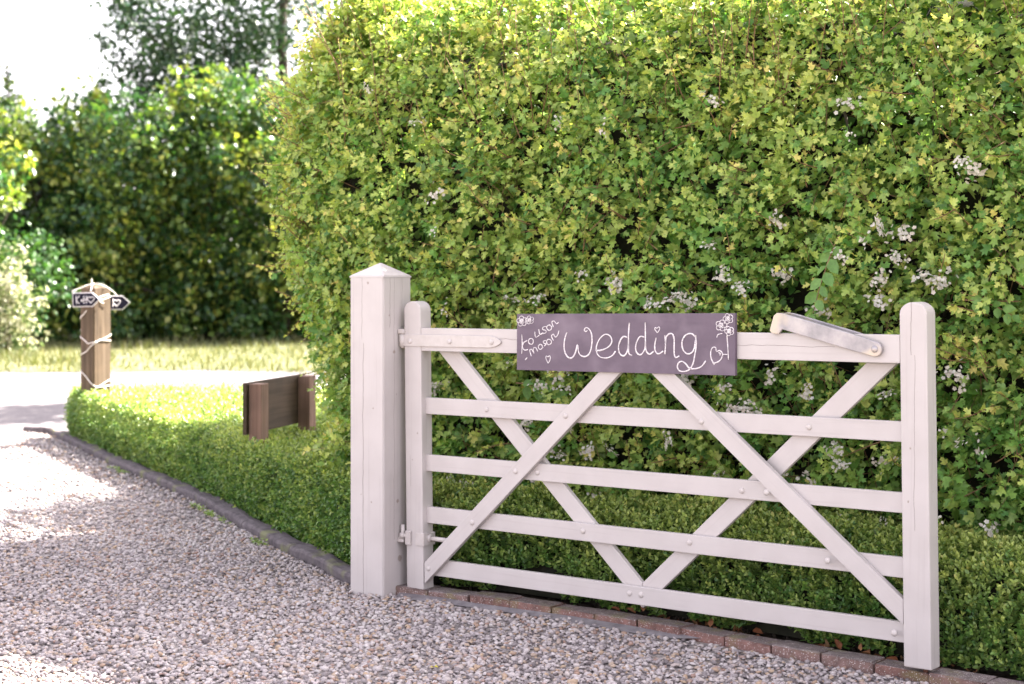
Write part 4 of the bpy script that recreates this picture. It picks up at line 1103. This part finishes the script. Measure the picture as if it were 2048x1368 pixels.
broad_shoot('pale drooping shoot with large oval leaves in the hedge above the latch loop', 1690, 470, (-0.45, -0.25, -0.8), 11, 0.07, 0.34)
broad_shoot('broad oval leaves in the dark hedge just under the left part of the chalkboard', 1045, 765, (0.9, -.5, 0.1), 8, 0.075, 0.22)
broad_shoot('glossy compound leaf low at the right edge of the hedge above the box hedge', 1930, 1070, (0.75, -0.55, -0.1), 11, 0.066, 0.28)
broad_shoot('compound leaf beside the round top of the latch stile, right of it', 1935, 600, (0.75, -0.5, 0.1), 9, 0.05, 0.2)

# ------------------------------------------------------------------ box hedges
oval_b = leaf_oval(0.27, 0.3, 0.10)
def box_sprigs(P, Nn, per, size, ln, yb, upness=0.75):
    n = len(P)
    T = unit(Nn * 0.55 + np.array([0, 0, 1.0]) * np.reshape(upness, (-1, 1)) + 0.38 * rng.normal(size=(n, 3)))
    l = ln * (0.6 + 0.8 * rng.random(n))
    sd = unit(np.cross(T, rand_unit(n))); s2 = np.cross(T, sd)
    g = rng.random(n); yg = np.clip(yb + 0.25 * rng.normal(size=n), 0, 1)
    out = []
    for k in range(per):
        f = (k // 2 + 0.5) / ((per + 1) // 2)
        rad = (sd if (k // 2) % 2 == 0 else s2) * (1 if k % 2 else -1)
        D = unit(rad * (0.85 - 0.4 * f) + T * (0.45 + 0.55 * f) + 0.12 * rng.normal(size=(n, 3)))
        NLf = T * 0.9 - rad * 0.45 + 0.2 * rng.normal(size=(n, 3))
        out.append((P + T * (l * f)[:, None] - T * (ln * .45), D, NLf, size * (0.75 + .5 * rng.random(n)) * (1.05 - .3 * f),
                    np.clip(g * .7 + .3 * rng.random(n), 0, 1), np.clip(yg * (.1 + 1.0 * f), 0, 1)))
    return [np.concatenate([o[i] for o in out]) for i in range(6)]
def build_box(root, arr, templ_list, m, m_o, n_single, vis_fn):
    pos, D, NLf, sz, rnd, yo = arr
    FRm = frames(D, NLf)
    loc = np.array(root.location)
    rest = np.arange(len(pos))
    if n_single:
        px, py = view_px(pos)
        sc = np.where(vis_fn(px, py, pos), sz / pos[:, 1] * (np.abs(FRm[:, 1, 2]) + .2), 0)
        order = np.argsort(-sc); single, rest = order[:n_single], order[n_single:]
        me = mesh_np('leaf', oval_b[0], [0, 1, 2, 3, 0, 3, 5, 4], [4, 4]); me.materials.append(m_o)
        for i in single:
            o = link('leaf', me, None, root)
            o.matrix_basis = Matrix.Translation(pos[i] - loc) @ Matrix(FRm[i].tolist()).to_4x4() @ Matrix.Scale(float(sz[i]), 4)
    o = link('foliage', inst('foliage', templ_list, pos[rest], FRm[rest], sz[rest], {'rnd': rnd[rest], 'young_lit': yo[rest]}), m, root, True)
    tag(o, kind='stuff')

# behind the gate: a strip along the bricks
box2 = empty('box_hedge', (0.6, 6.9, 0))
tag(box2, 'low dark green box hedge strip behind the bars of the white gate', 'hedge', 'low box hedges')
BH = 0.44
def strip_pt(t, a):
    """t along the brick line, a across: 0 foot of front, .5 top front edge, 1 back of the top"""
    BRx = BR
    sg = np.linalg.norm(np.diff(BRx, axis=0), axis=1); cm = np.r_[0, np.cumsum(sg)]
    q = t * cm[-1]
    x = np.interp(q, cm, BRx[:, 0]); y = np.interp(q, cm, BRx[:, 1])
    front = np.clip(a / 0.48, 0, 1); top = np.clip((a - 0.48) / 0.52, 0, 1)
    w = 0.155 - 0.03 * np.sin(front * math.pi) + 0.52 * top + 0.05 * front * (a < .5) - 0.0
    w = np.where(a >= .48, 0.205 + 0.48 * top, 0.135 + 0.07 * front ** 3)
    z = np.where(a >= .48, BH + 0.0 * top, 0.05 + (BH - 0.05) * front)
    z = z - 0.035 * np.exp(-((a - 0.48) / 0.05) ** 2)
    n2 = -NB
    fr = np.exp(-np.clip(a - 0.46, 0, 1) / 0.03)
    Nn = unit(np.c_[fr * n2[0], fr * n2[1], 1.0 - 0.75 * fr])
    P = np.c_[x + w * NB[0], y + w * NB[1], z]
    return P, Nn
n = 12600
P, Nn = strip_pt(-0.0 + 1.0 * rng.random(n), rng.random(n))
P = P + Nn * (0.05 * (vnoise(P * 6) - 0.5) + 0.03 * (vnoise(P * 15) - 0.5) - 0.03 * rng.random(n))[:, None]
bare = (P[:, 2] < 0.16) & (vnoise(P * 5 + 3) > 0.52)
P, Nn = P[~bare], Nn[~bare]
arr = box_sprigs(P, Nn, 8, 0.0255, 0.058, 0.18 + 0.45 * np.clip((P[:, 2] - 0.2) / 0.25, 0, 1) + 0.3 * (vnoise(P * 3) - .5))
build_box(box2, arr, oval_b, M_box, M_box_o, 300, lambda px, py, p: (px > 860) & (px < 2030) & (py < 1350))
# dark shell inside it, the shade among the sprigs painted in
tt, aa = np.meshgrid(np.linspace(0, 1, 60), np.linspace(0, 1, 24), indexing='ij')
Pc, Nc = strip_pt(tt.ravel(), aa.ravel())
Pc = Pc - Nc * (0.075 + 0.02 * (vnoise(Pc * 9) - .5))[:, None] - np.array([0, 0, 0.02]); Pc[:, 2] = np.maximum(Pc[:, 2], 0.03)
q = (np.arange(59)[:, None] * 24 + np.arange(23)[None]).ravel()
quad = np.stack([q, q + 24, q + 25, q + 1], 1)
link('shade_shell', mesh_np('shade_shell', Pc, quad.ravel(), np.full(len(quad), 4)), M_core, box2, True)
stp = []
for k in range(60):
    t = rng.random(); P0, _ = strip_pt(np.array([t]), np.array([0.02])); b0 = P0[0] + np.array([NB[0], NB[1], 0]) * (0.06 + .1 * rng.random())
    b0[2] = -0.01
    stp.append(np.array([b0, b0 + np.array([rng.normal() * .02, rng.normal() * .02, .1]), b0 + np.array([rng.normal() * .05, rng.normal() * .05, .24])]))
o = link('stems', tubes('stems', stp, [(0.006, 0.004)] * 60, 4), M_bark, box2, True); tag(o, kind='stuff')
# dry leaves fallen behind the bricks
n = 260
P, Nn = strip_pt(0.12 + 0.75 * rng.random(n), 0 * rng.random(n))
P[:, :2] += NB[None] * (0.02 * rng.random(n) - 0.02)[:, None]; P[:, 2] = -0.002 + 0.05 * rng.random(n)
P = P[vnoise(P * 4 + 3) > 0.47]
o = link('dry_leaves', inst('dry_leaves', leaf_oval(.3, .5, .3), P, frames(rand_unit(len(P)), np.array([0, -.4, 1]) + .5 * rng.normal(size=(len(P), 3))), 0.03 + 0.02 * rng.random(len(P)), {'rnd': rng.random(len(P))}), M_dry)
tag(o, kind='stuff', label='reddish brown dry leaves lying behind the brick edging')

# wide clipped bed on the left, from the post to the road
box1 = empty('box_hedge', (-2.0, 11.0, 0))
tag(box1, 'wide flat topped box hedge bed left of the gate post beside the drive', 'hedge', 'low box hedges')
FRONT = np.array([(-0.53, 7.47), (-0.65, 7.70), (-1.10, 8.62), (-1.90, 10.40), (-3.02, 12.56), (-3.72, 13.95), (-3.76, 14.2)])
sgf = np.linalg.norm(np.diff(FRONT, axis=0), axis=1); cmf = np.r_[0, np.cumsum(sgf)]
def bed_right(y): return np.interp(y, [7.5, 8.2, 9.2, 10.5, 14.4], [-0.35, -0.15, 0.1, 0.5, 0.9])
def bed_left(y): return np.interp(y, FRONT[:, 1], FRONT[:, 0])
BZ = 0.43
n = 8200
q = (rng.random(n)) * cmf[-1]
x = np.interp(q, cmf, FRONT[:, 0]); y = np.interp(q, cmf, FRONT[:, 1]); fz = rng.random(n)
nf = unit(np.array([-0.87, -0.49]))
bulge = 0.03 * np.sin(fz * math.pi) - 0.02 * np.clip((fz - .85) / .15, 0, 1) ** 2
Pf = np.c_[x + nf[0] * bulge, y + nf[1] * bulge, 0.015 + (BZ - 0.015) * fz]
Nf = unit(np.c_[np.full(n, nf[0]), np.full(n, nf[1]), 0.05 + 0.4 * np.clip((fz - .9) / .1, 0, 1)])
n = 19000
y = 1 / (1 / 14.25 + rng.random(n) * (1 / 7.5 - 1 / 14.25)); u = rng.random(n)
bl = bed_left(y); br = np.minimum(bed_right(y), bl + 3.6)
x = bl + (br - bl) * u
Pt = np.c_[x, y, BZ + 0.0 * x - 0.015 * np.exp(-(x - bl) / 0.05)]
Nt = np.c_[0 * x, 0 * x, 1 + 0 * x]
n = 1600                                    # far side towards the road
xb = -3.72 + 4.5 * rng.random(n); Pb = np.c_[xb, np.full(n, 14.25), 0.06 + (BZ - .06) * rng.random(n)]; Nb_ = np.c_[0 * xb, np.full(n, 1.0), np.full(n, .2)]
n = 500                                     # left end
yb_ = 13.7 + .5 * rng.random(n)
face = np.r_[np.ones(len(Pf)), np.zeros(len(Pt) + len(Pb))]
P = np.concatenate([Pf, Pt, Pb]); Nn = np.concatenate([Nf, Nt, Nb_])
P = P + Nn * (0.035 * (vnoise(P * 4) - .5) + 0.03 * (vnoise(P * 11) - .5) - 0.03 * rng.random(len(P)))[:, None]
arr = box_sprigs(P, Nn, 6, 0.027, 0.06, 0.38 + 0.4 * (vnoise(P * 2.5) - .5) + 0.25 * np.clip((P[:, 2] - .2) / .25, 0, 1) - 0.25 * face, 0.75 - 0.62 * face)  # front leaves less pale: that face's shade is put into the colour
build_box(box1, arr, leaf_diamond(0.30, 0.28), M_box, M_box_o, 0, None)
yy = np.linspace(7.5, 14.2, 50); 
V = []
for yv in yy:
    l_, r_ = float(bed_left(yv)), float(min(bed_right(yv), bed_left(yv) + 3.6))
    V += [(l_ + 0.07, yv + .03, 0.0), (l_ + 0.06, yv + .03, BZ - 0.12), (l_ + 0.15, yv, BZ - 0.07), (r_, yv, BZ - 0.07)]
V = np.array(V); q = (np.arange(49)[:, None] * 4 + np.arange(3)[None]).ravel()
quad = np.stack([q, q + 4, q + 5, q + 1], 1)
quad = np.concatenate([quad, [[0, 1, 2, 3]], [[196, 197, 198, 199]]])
link('shade_shell', mesh_np('shade_shell', V, quad.ravel(), np.full(len(quad), 4)), M_core, box1, True)  # near-black shell, its colour stands for the shade inside the bed
# small weeds along the kerb
n = 170
q = rng.random(n) * 0.75 * cmf[-1]
kx = np.interp(q, cum, KP[:, 0]); ky = np.interp(q, cum, KP[:, 1])
Pw = np.c_[kx - 0.03 - 0.05 * rng.random(n), ky - .03, np.full(n, 0.012)]
Pw = Pw[vnoise(Pw * 2.2) > .55]
Pw = np.repeat(Pw, 6, 0) + np.c_[rng.normal(size=(len(Pw) * 6, 2)) * .012, 0.012 * rng.random(len(Pw) * 6)]
o = link('weeds', inst('weeds', oval_b, Pw, frames(rand_unit(len(Pw)) * [1, 1, .5] + [0, 0, .3], np.array([0, 0, 1]) + .3 * rng.normal(size=(len(Pw), 3))), 0.014 + .01 * rng.random(len(Pw)), {'rnd': .5 + .5 * rng.random(len(Pw)), 'young_lit': .5 * rng.random(len(Pw))}), M_box)
tag(o, kind='stuff', label='small green weeds at the foot of the kerb')

# one yellow leaf on the gravel
V, F = lobes[0]
me = mesh_np('fallen_leaf', np.array(V) * 0.045, [i for f in F for i in f], [len(f) for f in F])
o = link('fallen_leaf', me, leaf_mat('yellow_leaf', [(0, (0.5, 0.42, 0.04)), (1, (0.5, 0.42, 0.04))], None, 0.2))
o.location = (-0.262, 5.97, 0.022); o.rotation_euler = (0.15, 0.1, 1.2)
tag(o, 'small yellow leaf lying on the gravel near the bottom edge', 'leaf')

# ------------------------------------------------------------------ wooden post with two arrow boards
wp = empty('wooden_post', (-3.47, 13.75, 0), R(-37))
tag(wp, 'brown weathered square timber post wound with white cord beyond the box hedge', 'post')
pw = 0.178; ph = 1.285
bm = bmesh.new()
b = [bm.verts.new((sx * pw / 2, sy * pw / 2, -0.1)) for sx, sy in ((-1, -1), (1, -1), (1, 1), (-1, 1))]
t = [bm.verts.new((sx * pw / 2, sy * pw / 2, ph)) for sx, sy in ((-1, -1), (1, -1), (1, 1), (-1, 1))]
for i in range(4): bm.faces.new((b[i], b[(i + 1) % 4], t[(i + 1) % 4], t[i]))
bm.faces.new(b[::-1])
bmesh.ops.bevel(bm, geom=[e for e in bm.edges if abs(e.verts[0].co.z - e.verts[1].co.z) > .5], offset=0.008, segments=3, affect='EDGES')
link('shaft', bm_mesh('shaft', bm), M_postwood, wp)
bm = bmesh.new()
t = [bm.verts.new((sx * (pw / 2 - .001), sy * (pw / 2 - .001), ph + .0005)) for sx, sy in ((-1, -1), (1, -1), (1, 1), (-1, 1))]
t2 = [bm.verts.new((sx * (pw / 2 - .045), sy * (pw / 2 - .045), ph + .032)) for sx, sy in ((-1, -1), (1, -1), (1, 1), (-1, 1))]
for i in range(4): bm.faces.new((t[i], t[(i + 1) % 4], t2[(i + 1) % 4], t2[i]))
bm.faces.new(t2); bm.faces.new(t[::-1])
bmesh.ops.bevel(bm, geom=list(bm.edges), offset=.004, segments=2, affect='EDGES')
link('post_top', bm_mesh('post_top', bm), M_postwood, wp)

def arrow(label, loc, rz, tilt, strokes, length=0.24, h=0.118):
    root = empty('arrow_sign', loc, rz); root.rotation_euler = (0, tilt, rz)
    tag(root, label, 'sign', 'arrow shaped chalkboards hung on the timber post')
    out = [(0, 0), (length - .065, 0), (length, h / 2), (length - .065, h), (0.0, h)]
    link('frame', prism('frame', out, 0.0, 0.012, 0.002), M_chalk, root)
    cx, cz = length / 2 - .02, h / 2
    inn = [(0.007, .007), (length - .0675, .007), (length - .010, h / 2), (length - .0675, h - .007), (0.007, h - .007)]
    link('face', prism('face', inn, -0.003, -0.0003, 0.0), M_black, root)
    link('chalk_lettering', strokes_mesh('chalk_lettering', [[(a * .93, b * .94) for a, b in q] for q in strokes], 0.0027, -0.0048, -0.0028), M_chalk, root)
    return root
def hrt(cx, cz, r, half=False):
    p = [(cx + r * 0.062 * 16 * math.sin(t) ** 3, cz + r * 0.062 * (13 * math.cos(t) - 5 * math.cos(2 * t) - 2 * math.cos(3 * t) - math.cos(4 * t))) for t in np.linspace(0, 2 * math.pi if not half else math.pi, 16)]
    return p
KH = [[(.040, .028), (.038, .098)], [(.068, .098), (.041, .062), (.068, .028)],
      [(.082, .056), (.089, .064), (.096, .056), (.089, .048), (.082, .056)], [(.085, .056), (.093, .058)],
      [(.108, .028), (.110, .098)], [(.109, .063), (.134, .066)], [(.134, .028), (.135, .098)], hrt(.176, .064, .032)]
PYc = -0.0
a1 = arrow('black arrow board with white border reading K H and a heart', (-3.625, 13.61, 1.132), R(-10), R(-1.5), KH)
a2 = arrow('black arrow board half hidden behind the right side of the timber post', (-3.415, 13.742, 1.105), R(30), R(0), [[(.098, .03), (.100, .098)], hrt(.131, .064, .033)])
# cord wound round the post
cord = empty('cord', (-3.47, 13.75, 0.45))
tag(cord, 'white cord wound round the timber post and holding the arrow boards', 'cord')
RP = Matrix.Rotation(R(-37), 3, 'Z')
def around(segs):
    """points round the square post: (angle in degrees in post axes, height)"""
    out = []
    for a, z in segs:
        t = R(a); c, s = math.cos(t), math.sin(t)
        r = (pw / 2 + .006) / max(abs(c), abs(s)); r = min(r, pw / 2 * 1.36)
        v = RP @ Vector((r * c, r * s, 0))
        out.append((v.x, v.y, z - 0.45))
    return np.array(out)
# post axes: -90 = front-left narrow face, 0 = front-right face... seen corner about -45
def lin(a0, z0, a1, z1, n=14, sag=0.0):
    f = np.linspace(0, 1, n); return [(a0 + (a1 - a0) * t, z0 + (z1 - z0) * t - sag * math.sin(math.pi * t)) for t in f]
cords = [lin(-170, .92, -80, .83, 14) + lin(-74, .828, 10, .87, 14) + lin(16, .875, 100, .94, 8),
         lin(-175, .70, -95, .76, 12) + lin(-88, .765, -30, .85, 10) + lin(-20, .86, 60, .845, 10),
         lin(-150, .62, -95, .555, 10) + lin(-90, .55, -40, .475, 10) + lin(-32, .47, 40, .475, 12),
         lin(-62, .40, -40, .455, 8) + lin(-36, .465, 20, .51, 12) + lin(26, .515, 90, .55, 8),
         lin(-140, .93, -150, 1.0, 5) + lin(-140, 1.03, -90, 1.10, 10)]
paths = [around(smooth_path(c, 2)) for c in cords]
def W3(*p): return np.array([(x + 3.47, y - 13.75, z - 0.45) for x, y, z in p])
top = (-3.47, 13.70, 1.325)
paths += [W3((-3.63, 13.60, 1.265), (-3.56, 13.625, 1.292), (-3.50, 13.655, 1.318), top), W3((-3.475, 13.60, 1.262), (-3.472, 13.63, 1.30), (-3.48, 13.665, 1.34), (-3.485, 13.67, 1.365)),
          W3(top, (-3.40, 13.71, 1.315), (-3.33, 13.72, 1.27), (-3.295, 13.76, 1.225)),
          W3((-3.47, 13.61, 1.25), (-3.43, 13.60, 1.215), (-3.40, 13.615, 1.195), (-3.37, 13.65, 1.20), (-3.335, 13.70, 1.22)),
          W3((-3.44, 13.60, 1.185), (-3.41, 13.605, 1.21), (-3.38, 13.63, 1.225), (-3.345, 13.68, 1.235)), W3((-3.42, 13.605, 1.20), (-3.395, 13.62, 1.175), (-3.375, 13.64, 1.165))]
tag(link('cord_strands', tubes('cord_strands', [smooth_path(p, 3) for p in paths], [(0.0043, 0.0043)] * len(paths), 7), M_cord, cord), kind='stuff')

# ------------------------------------------------------------------ low brown board on two stakes (seen from behind) in the box bed
sb = empty('stake_board', (-1.52, 9.76, 0), math.atan2(0.96, 0.27))
tag(sb, 'low brown timber board fixed to two square stakes standing in the box hedge', 'board')
# local x runs from the near stake to the far one, -y towards the viewer's right
for x0 in (0.0, 0.735):
    link('stake', box_mesh('stake', x0, x0 + 0.105, -0.04, 0.040, 0.0, 0.775, 0.004), M_signwood, sb)
link('plank', box_mesh('plank', -0.03, 0.86, 0.041, 0.066, 0.475, 0.782, 0.003), M_signwood_h, sb)

# ------------------------------------------------------------------ verge grass
n = 26000
Pg = np.c_[-14 + 16 * rng.random(n), 21.8 + 9.5 * rng.random(n), np.zeros(n)]
edge = np.interp(Pg[:, 0], [-14, -4, 2], [21.75, 22.5, 22.7]) + 1.6 * (vnoise(Pg * [.8, .8, 1]) - .35)
Pg = Pg[(Pg[:, 1] > edge) & (rng.random(n) < 0.35 + 0.9 * vnoise(Pg * 1.3 + 7))]
n = len(Pg)
hg = 0.05 + 0.13 * rng.random(n) * (0.4 + vnoise(Pg * .9))
o = link('verge_grass', inst('verge_grass', ([(-.09, 0, 0), (.09, 0, 0), (0.03, 1, .12)], [(0, 1, 2)]), Pg,
         frames(np.c_[.35 * rng.normal(size=(n, 2)), np.ones(n)], rand_unit(n) * [1, 1, .1]), hg * 1.0, {'rnd': rng.random(n)}), M_grass)
tag(o, kind='stuff', label='rough sunlit grass growing on the verge beyond the road')

# ------------------------------------------------------------------ trees
tl = leaf_diamond(0.36, 0.25)
def tree(name, label, cat, x, y, trunk_h, trunk_r, clumps, leaves, leaf, spread, m, group, lean=(0, 0), young_lit=0.4, limbs=True, limb_step=2, bark=M_bark):
    root = empty(name, (x, y, 0)); tag(root, label, cat, group)
    cl = np.array(clumps, float)                       # x, y, z, r relative to the root
    pts = [np.array([0, 0, -.1])]
    for k in range(1, 7):
        pts.append(np.array([lean[0] * k / 6 + .04 * rng.normal(), lean[1] * k / 6 + .04 * rng.normal(), trunk_h * k / 6]))
    pts = np.array(pts)
    tr = link('trunk', tubes('trunk', [pts], [(trunk_r, trunk_r * .45)], 9), bark, root)
    if limbs:
        paths, rr = [], []
        for c in cl[::limb_step]:
            z0 = min(trunk_h * .95, max(trunk_h * .3, c[2] - 1.2 - .4 * np.linalg.norm(c[:2])))
            f = z0 / trunk_h * 6; i = min(int(f), 5); p0 = pts[i] + (pts[i + 1] - pts[i]) * (f - i)
            mid = (p0 + c[:3]) / 2 + rng.normal(size=3) * .12
            paths.append(smooth_path(np.array([p0, mid, c[:3]]), 4)); rr.append((trunk_r * (.35 if limb_step == 2 else .2), .010))
        o = link('limbs', tubes('limbs', paths, rr, 5), bark, root); tag(o, kind='stuff')
    w = cl[:, 3] ** 2; w /= w.sum()
    idx = rng.choice(len(cl), leaves, p=w)
    u = rand_unit(leaves) * (rng.random((leaves, 1)) ** 0.42)
    # small sub-clusters inside each clump
    sub = rng.integers(0, 26, leaves)
    subc = rand_unit(26 * len(cl)).reshape(len(cl), 26, 3) * (0.55 + 0.45 * rng.random((len(cl), 26, 1)))
    P = cl[idx, :3] + cl[idx, 3:4] * np.where(rng.random((leaves, 1)) < .72, subc[idx, sub] + u * spread, u)
    Nl = u * 0.5 + np.array([0, 0, .8]) + .6 * rng.normal(size=(leaves, 3))
    D = rand_unit(leaves) + u * .4 + np.array([0, 0, -.25])
    g = rng.random((len(cl), 26)); yc = (rng.random(len(cl)) ** 1.3 * 1.7)[:, None]  # whole clumps paler: sunlight on the crown put into the leaf colour
    o = link('crown', inst('crown', tl, P, frames(D, Nl), leaf * (.6 + .8 * rng.random(leaves)),
             {'rnd': np.clip(.7 * g[idx, sub] + .3 * rng.random(leaves), 0, 1), 'young_lit': np.clip(young_lit * yc[idx, 0] * (g[idx, sub] > .45) * (.3 + 1.2 * rng.random(leaves)), 0, 1)}), m, root)
    return root
def crown_clumps(n, cx, cy, cz, rx, ry, rz, r0, r1):
    out = []
    for k in range(n):
        u = rand_unit(1)[0] * (0.45 + 0.55 * rng.random() ** .5)
        out.append((cx + u[0] * rx, cy + u[1] * ry, cz + u[2] * rz, r0 + (r1 - r0) * rng.random()))
    return out
G1 = 'shrubby trees along the far side of the road'
shrubs = [  # x, y, height, half width, label
    (-13.2, 32.2, 4.6, 1.5, 'bushy green tree at the far left edge of the roadside row'),
    (-10.9, 31.6, 4.3, 1.35, 'bright yellow green bushy tree behind the pale flowering shrub'),
    (-9.3, 32.4, 4.7, 1.35, 'leafy green tree directly behind the timber post across the road'),
    (-7.7, 31.9, 5.3, 1.4, 'taller rounded dark green tree right of the timber post across the road'),
    (-6.0, 32.6, 5.4, 1.4, 'dense dark green tree between the timber post and the hedge'),
    (-4.4, 32.0, 5.2, 1.5, 'dark green tree just left of the tall hedge across the road'),
    (-2.4, 32.8, 5.4, 1.6, 'dark green tree hidden mostly behind the left end of the hedge'),
]
for (x, y, h, w, lab) in shrubs:
    cl = crown_clumps(26, 0, 0, h * .53, w, w * .8, h * .47, .5, .85) + crown_clumps(9, 0, -.2, .7, w * 1.1, w * .8, .5, .5, .7)
    tree('roadside_tree', lab, 'tree', x, y, h * .7, .09, cl, 11000, .135, .30, M_tree, G1, young_lit=.8)
# second rank
G2 = 'darker trees in the second rank behind the roadside row'
for (x, y, h, w, lab) in ((-12.5, 36, 4.7, 2.0, 'dark tree of the second rank at the far left'), (-9.0, 36.3, 4.6, 2.0, 'dark tree of the second rank behind the timber post'),
                     (-5.6, 36.6, 5.6, 2.0, 'dark tree of the second rank under the tall tree'), (-2.2, 36.2, 5.8, 2.0, 'dark tree of the second rank behind the hedge end')):
    cl = crown_clumps(30, 0, 0, h * .5, w, w * .6, h * .48, .6, 1.0) + crown_clumps(10, 0, 0, .7, w * 1.2, .5, .6, .6, .8)
    tree('background_tree', lab, 'tree', x, y, h * .7, .11, cl, 11000, .23, .3, M_tree, G2, young_lit=.3, limbs=False)
# thin whips that stand out above the row at left
cl = [(-.1, 0, 4.5, .35), (0, 0, 4.9, .28), (-.15, .1, 5.3, .22), (-.35, 0, 5.65, .18), (.1, 0, 4.1, .5)]
tree('slender_tree', 'thin sparse leafy tops rising against the sky at the far left', 'tree', -10.2, 33.5, 5.6, .035, cl, 900, .10, .4, M_tree, None, young_lit=.5)
cl = [(0, 0, 4.6, .3), (.1, 0, 4.9, .2), (.2, .1, 5.25, .13)]
tree('slender_tree', 'second thin leafy top against the sky, left of the timber post line', 'tree', -8.6, 33.8, 5.0, .03, cl, 480, .10, .4, M_tree, None, young_lit=.3)
# tall tree with a bare trunk seen at the hedge edge
cl = crown_clumps(46, -1.3, 0, 7.6, 2.9, 2.2, 2.6, .45, .9) + crown_clumps(20, -1.9, 0, 6.0, 1.6, 1.4, .9, .35, .7) + [(-3.6, 0, 5.9, .42), (-3.0, 0, 5.5, .4), (-3.9, 0, 6.3, .3), (-2.4, .2, 5.2, .5), (-3.3, 0, 6.8, .5), (-1.4, 0, 5.3, .5), (-.9, 0, 5.8, .5)] + crown_clumps(18, -2.0, 0, 5.1, 1.7, 1.0, .6, .4, .7)
tree('tall_tree', 'tall tree with dark straight trunk and loose airy crown beside the hedge top', 'tree', -4.85, 35.2, 9.5, .16, cl, 15000, .12, .34, M_tree2, None, young_lit=.25, limb_step=5)
# pale flowering shrub at the left edge
cl = crown_clumps(18, -.1, 0, 1.15, .7, .5, .8, .2, .36) + crown_clumps(9, -.1, 0, .35, .7, .4, .25, .2, .32)
tree('flowering_shrub', 'shrub covered in white blossom at the left edge across the road', 'shrub', -8.35, 27.2, 1.5, .05, cl, 3800, .075, .4, M_pale, None)
cl = crown_clumps(20, 0, 0, 1.2, 1.0, .5, .95, .35, .55)
tree('leafy_bush', 'dark green low bush right behind the white blossom at the left edge', 'shrub', -8.75, 27.8, 1.5, .05, cl, 4200, .1, .3, M_tree, None)
# tree behind the hedge, above the picture, whose crown shades the drive
cl = crown_clumps(34, 0, 0, 4.9, 1.1, 1.5, 1.1, .4, .7)
tree('shade_tree', 'tree standing behind the tall hedge, its crown above the picture', 'tree', 3.3, 12.9, 4.9, .12, cl, 7000, .13, .34, M_tree2, None)

# small unseen tree by the road, added so its shade crosses the drive's end
cl = crown_clumps(14, 0, 0, 3.9, .8, .9, .6, .25, .45)
tree('shade_tree', 'small loose tree added by the road for its shade, hidden behind the hedge', 'tree', -1.25, 18.6, 3.8, .07, cl, 2600, .11, .34, M_tree2, None)
# leafy trees just behind the hedge, taller than it
for (x, y, h, lab) in ((0.75, 11.1, 4.2, 'sunlit bushy tree rising behind the hedge top above the chalkboard'),
                       (2.0, 10.6, 4.2, 'sunlit bushy tree rising behind the hedge top above the latch loop'), (3.3, 9.9, 4.2, 'sunlit bushy tree behind the right end of the hedge top'), (2.75, 11.4, 4.6, 'bushy tree a little farther back behind the right half of the hedge')):
    cl = crown_clumps(30, 0, 0, h * .68, 1.0, .8, h * .30, .35, .6)
    tree('garden_tree', lab, 'tree', x, y, h * .8, .06, cl, 8000, .085, .32, M_garden, 'bushy trees behind the tall hedge', young_lit=.8)
cl = crown_clumps(16, -.35, 0, 2.6, .95, .6, 1.35, .18, .42)
tree('leafy_bush', 'sunlit yellow green bush at the left edge above the white blossom', 'shrub', -8.95, 28.4, 2.8, .05, cl, 3400, .12, .3, M_tree, None, young_lit=.9)  # yellow leaf colour stands for the sun on this bush
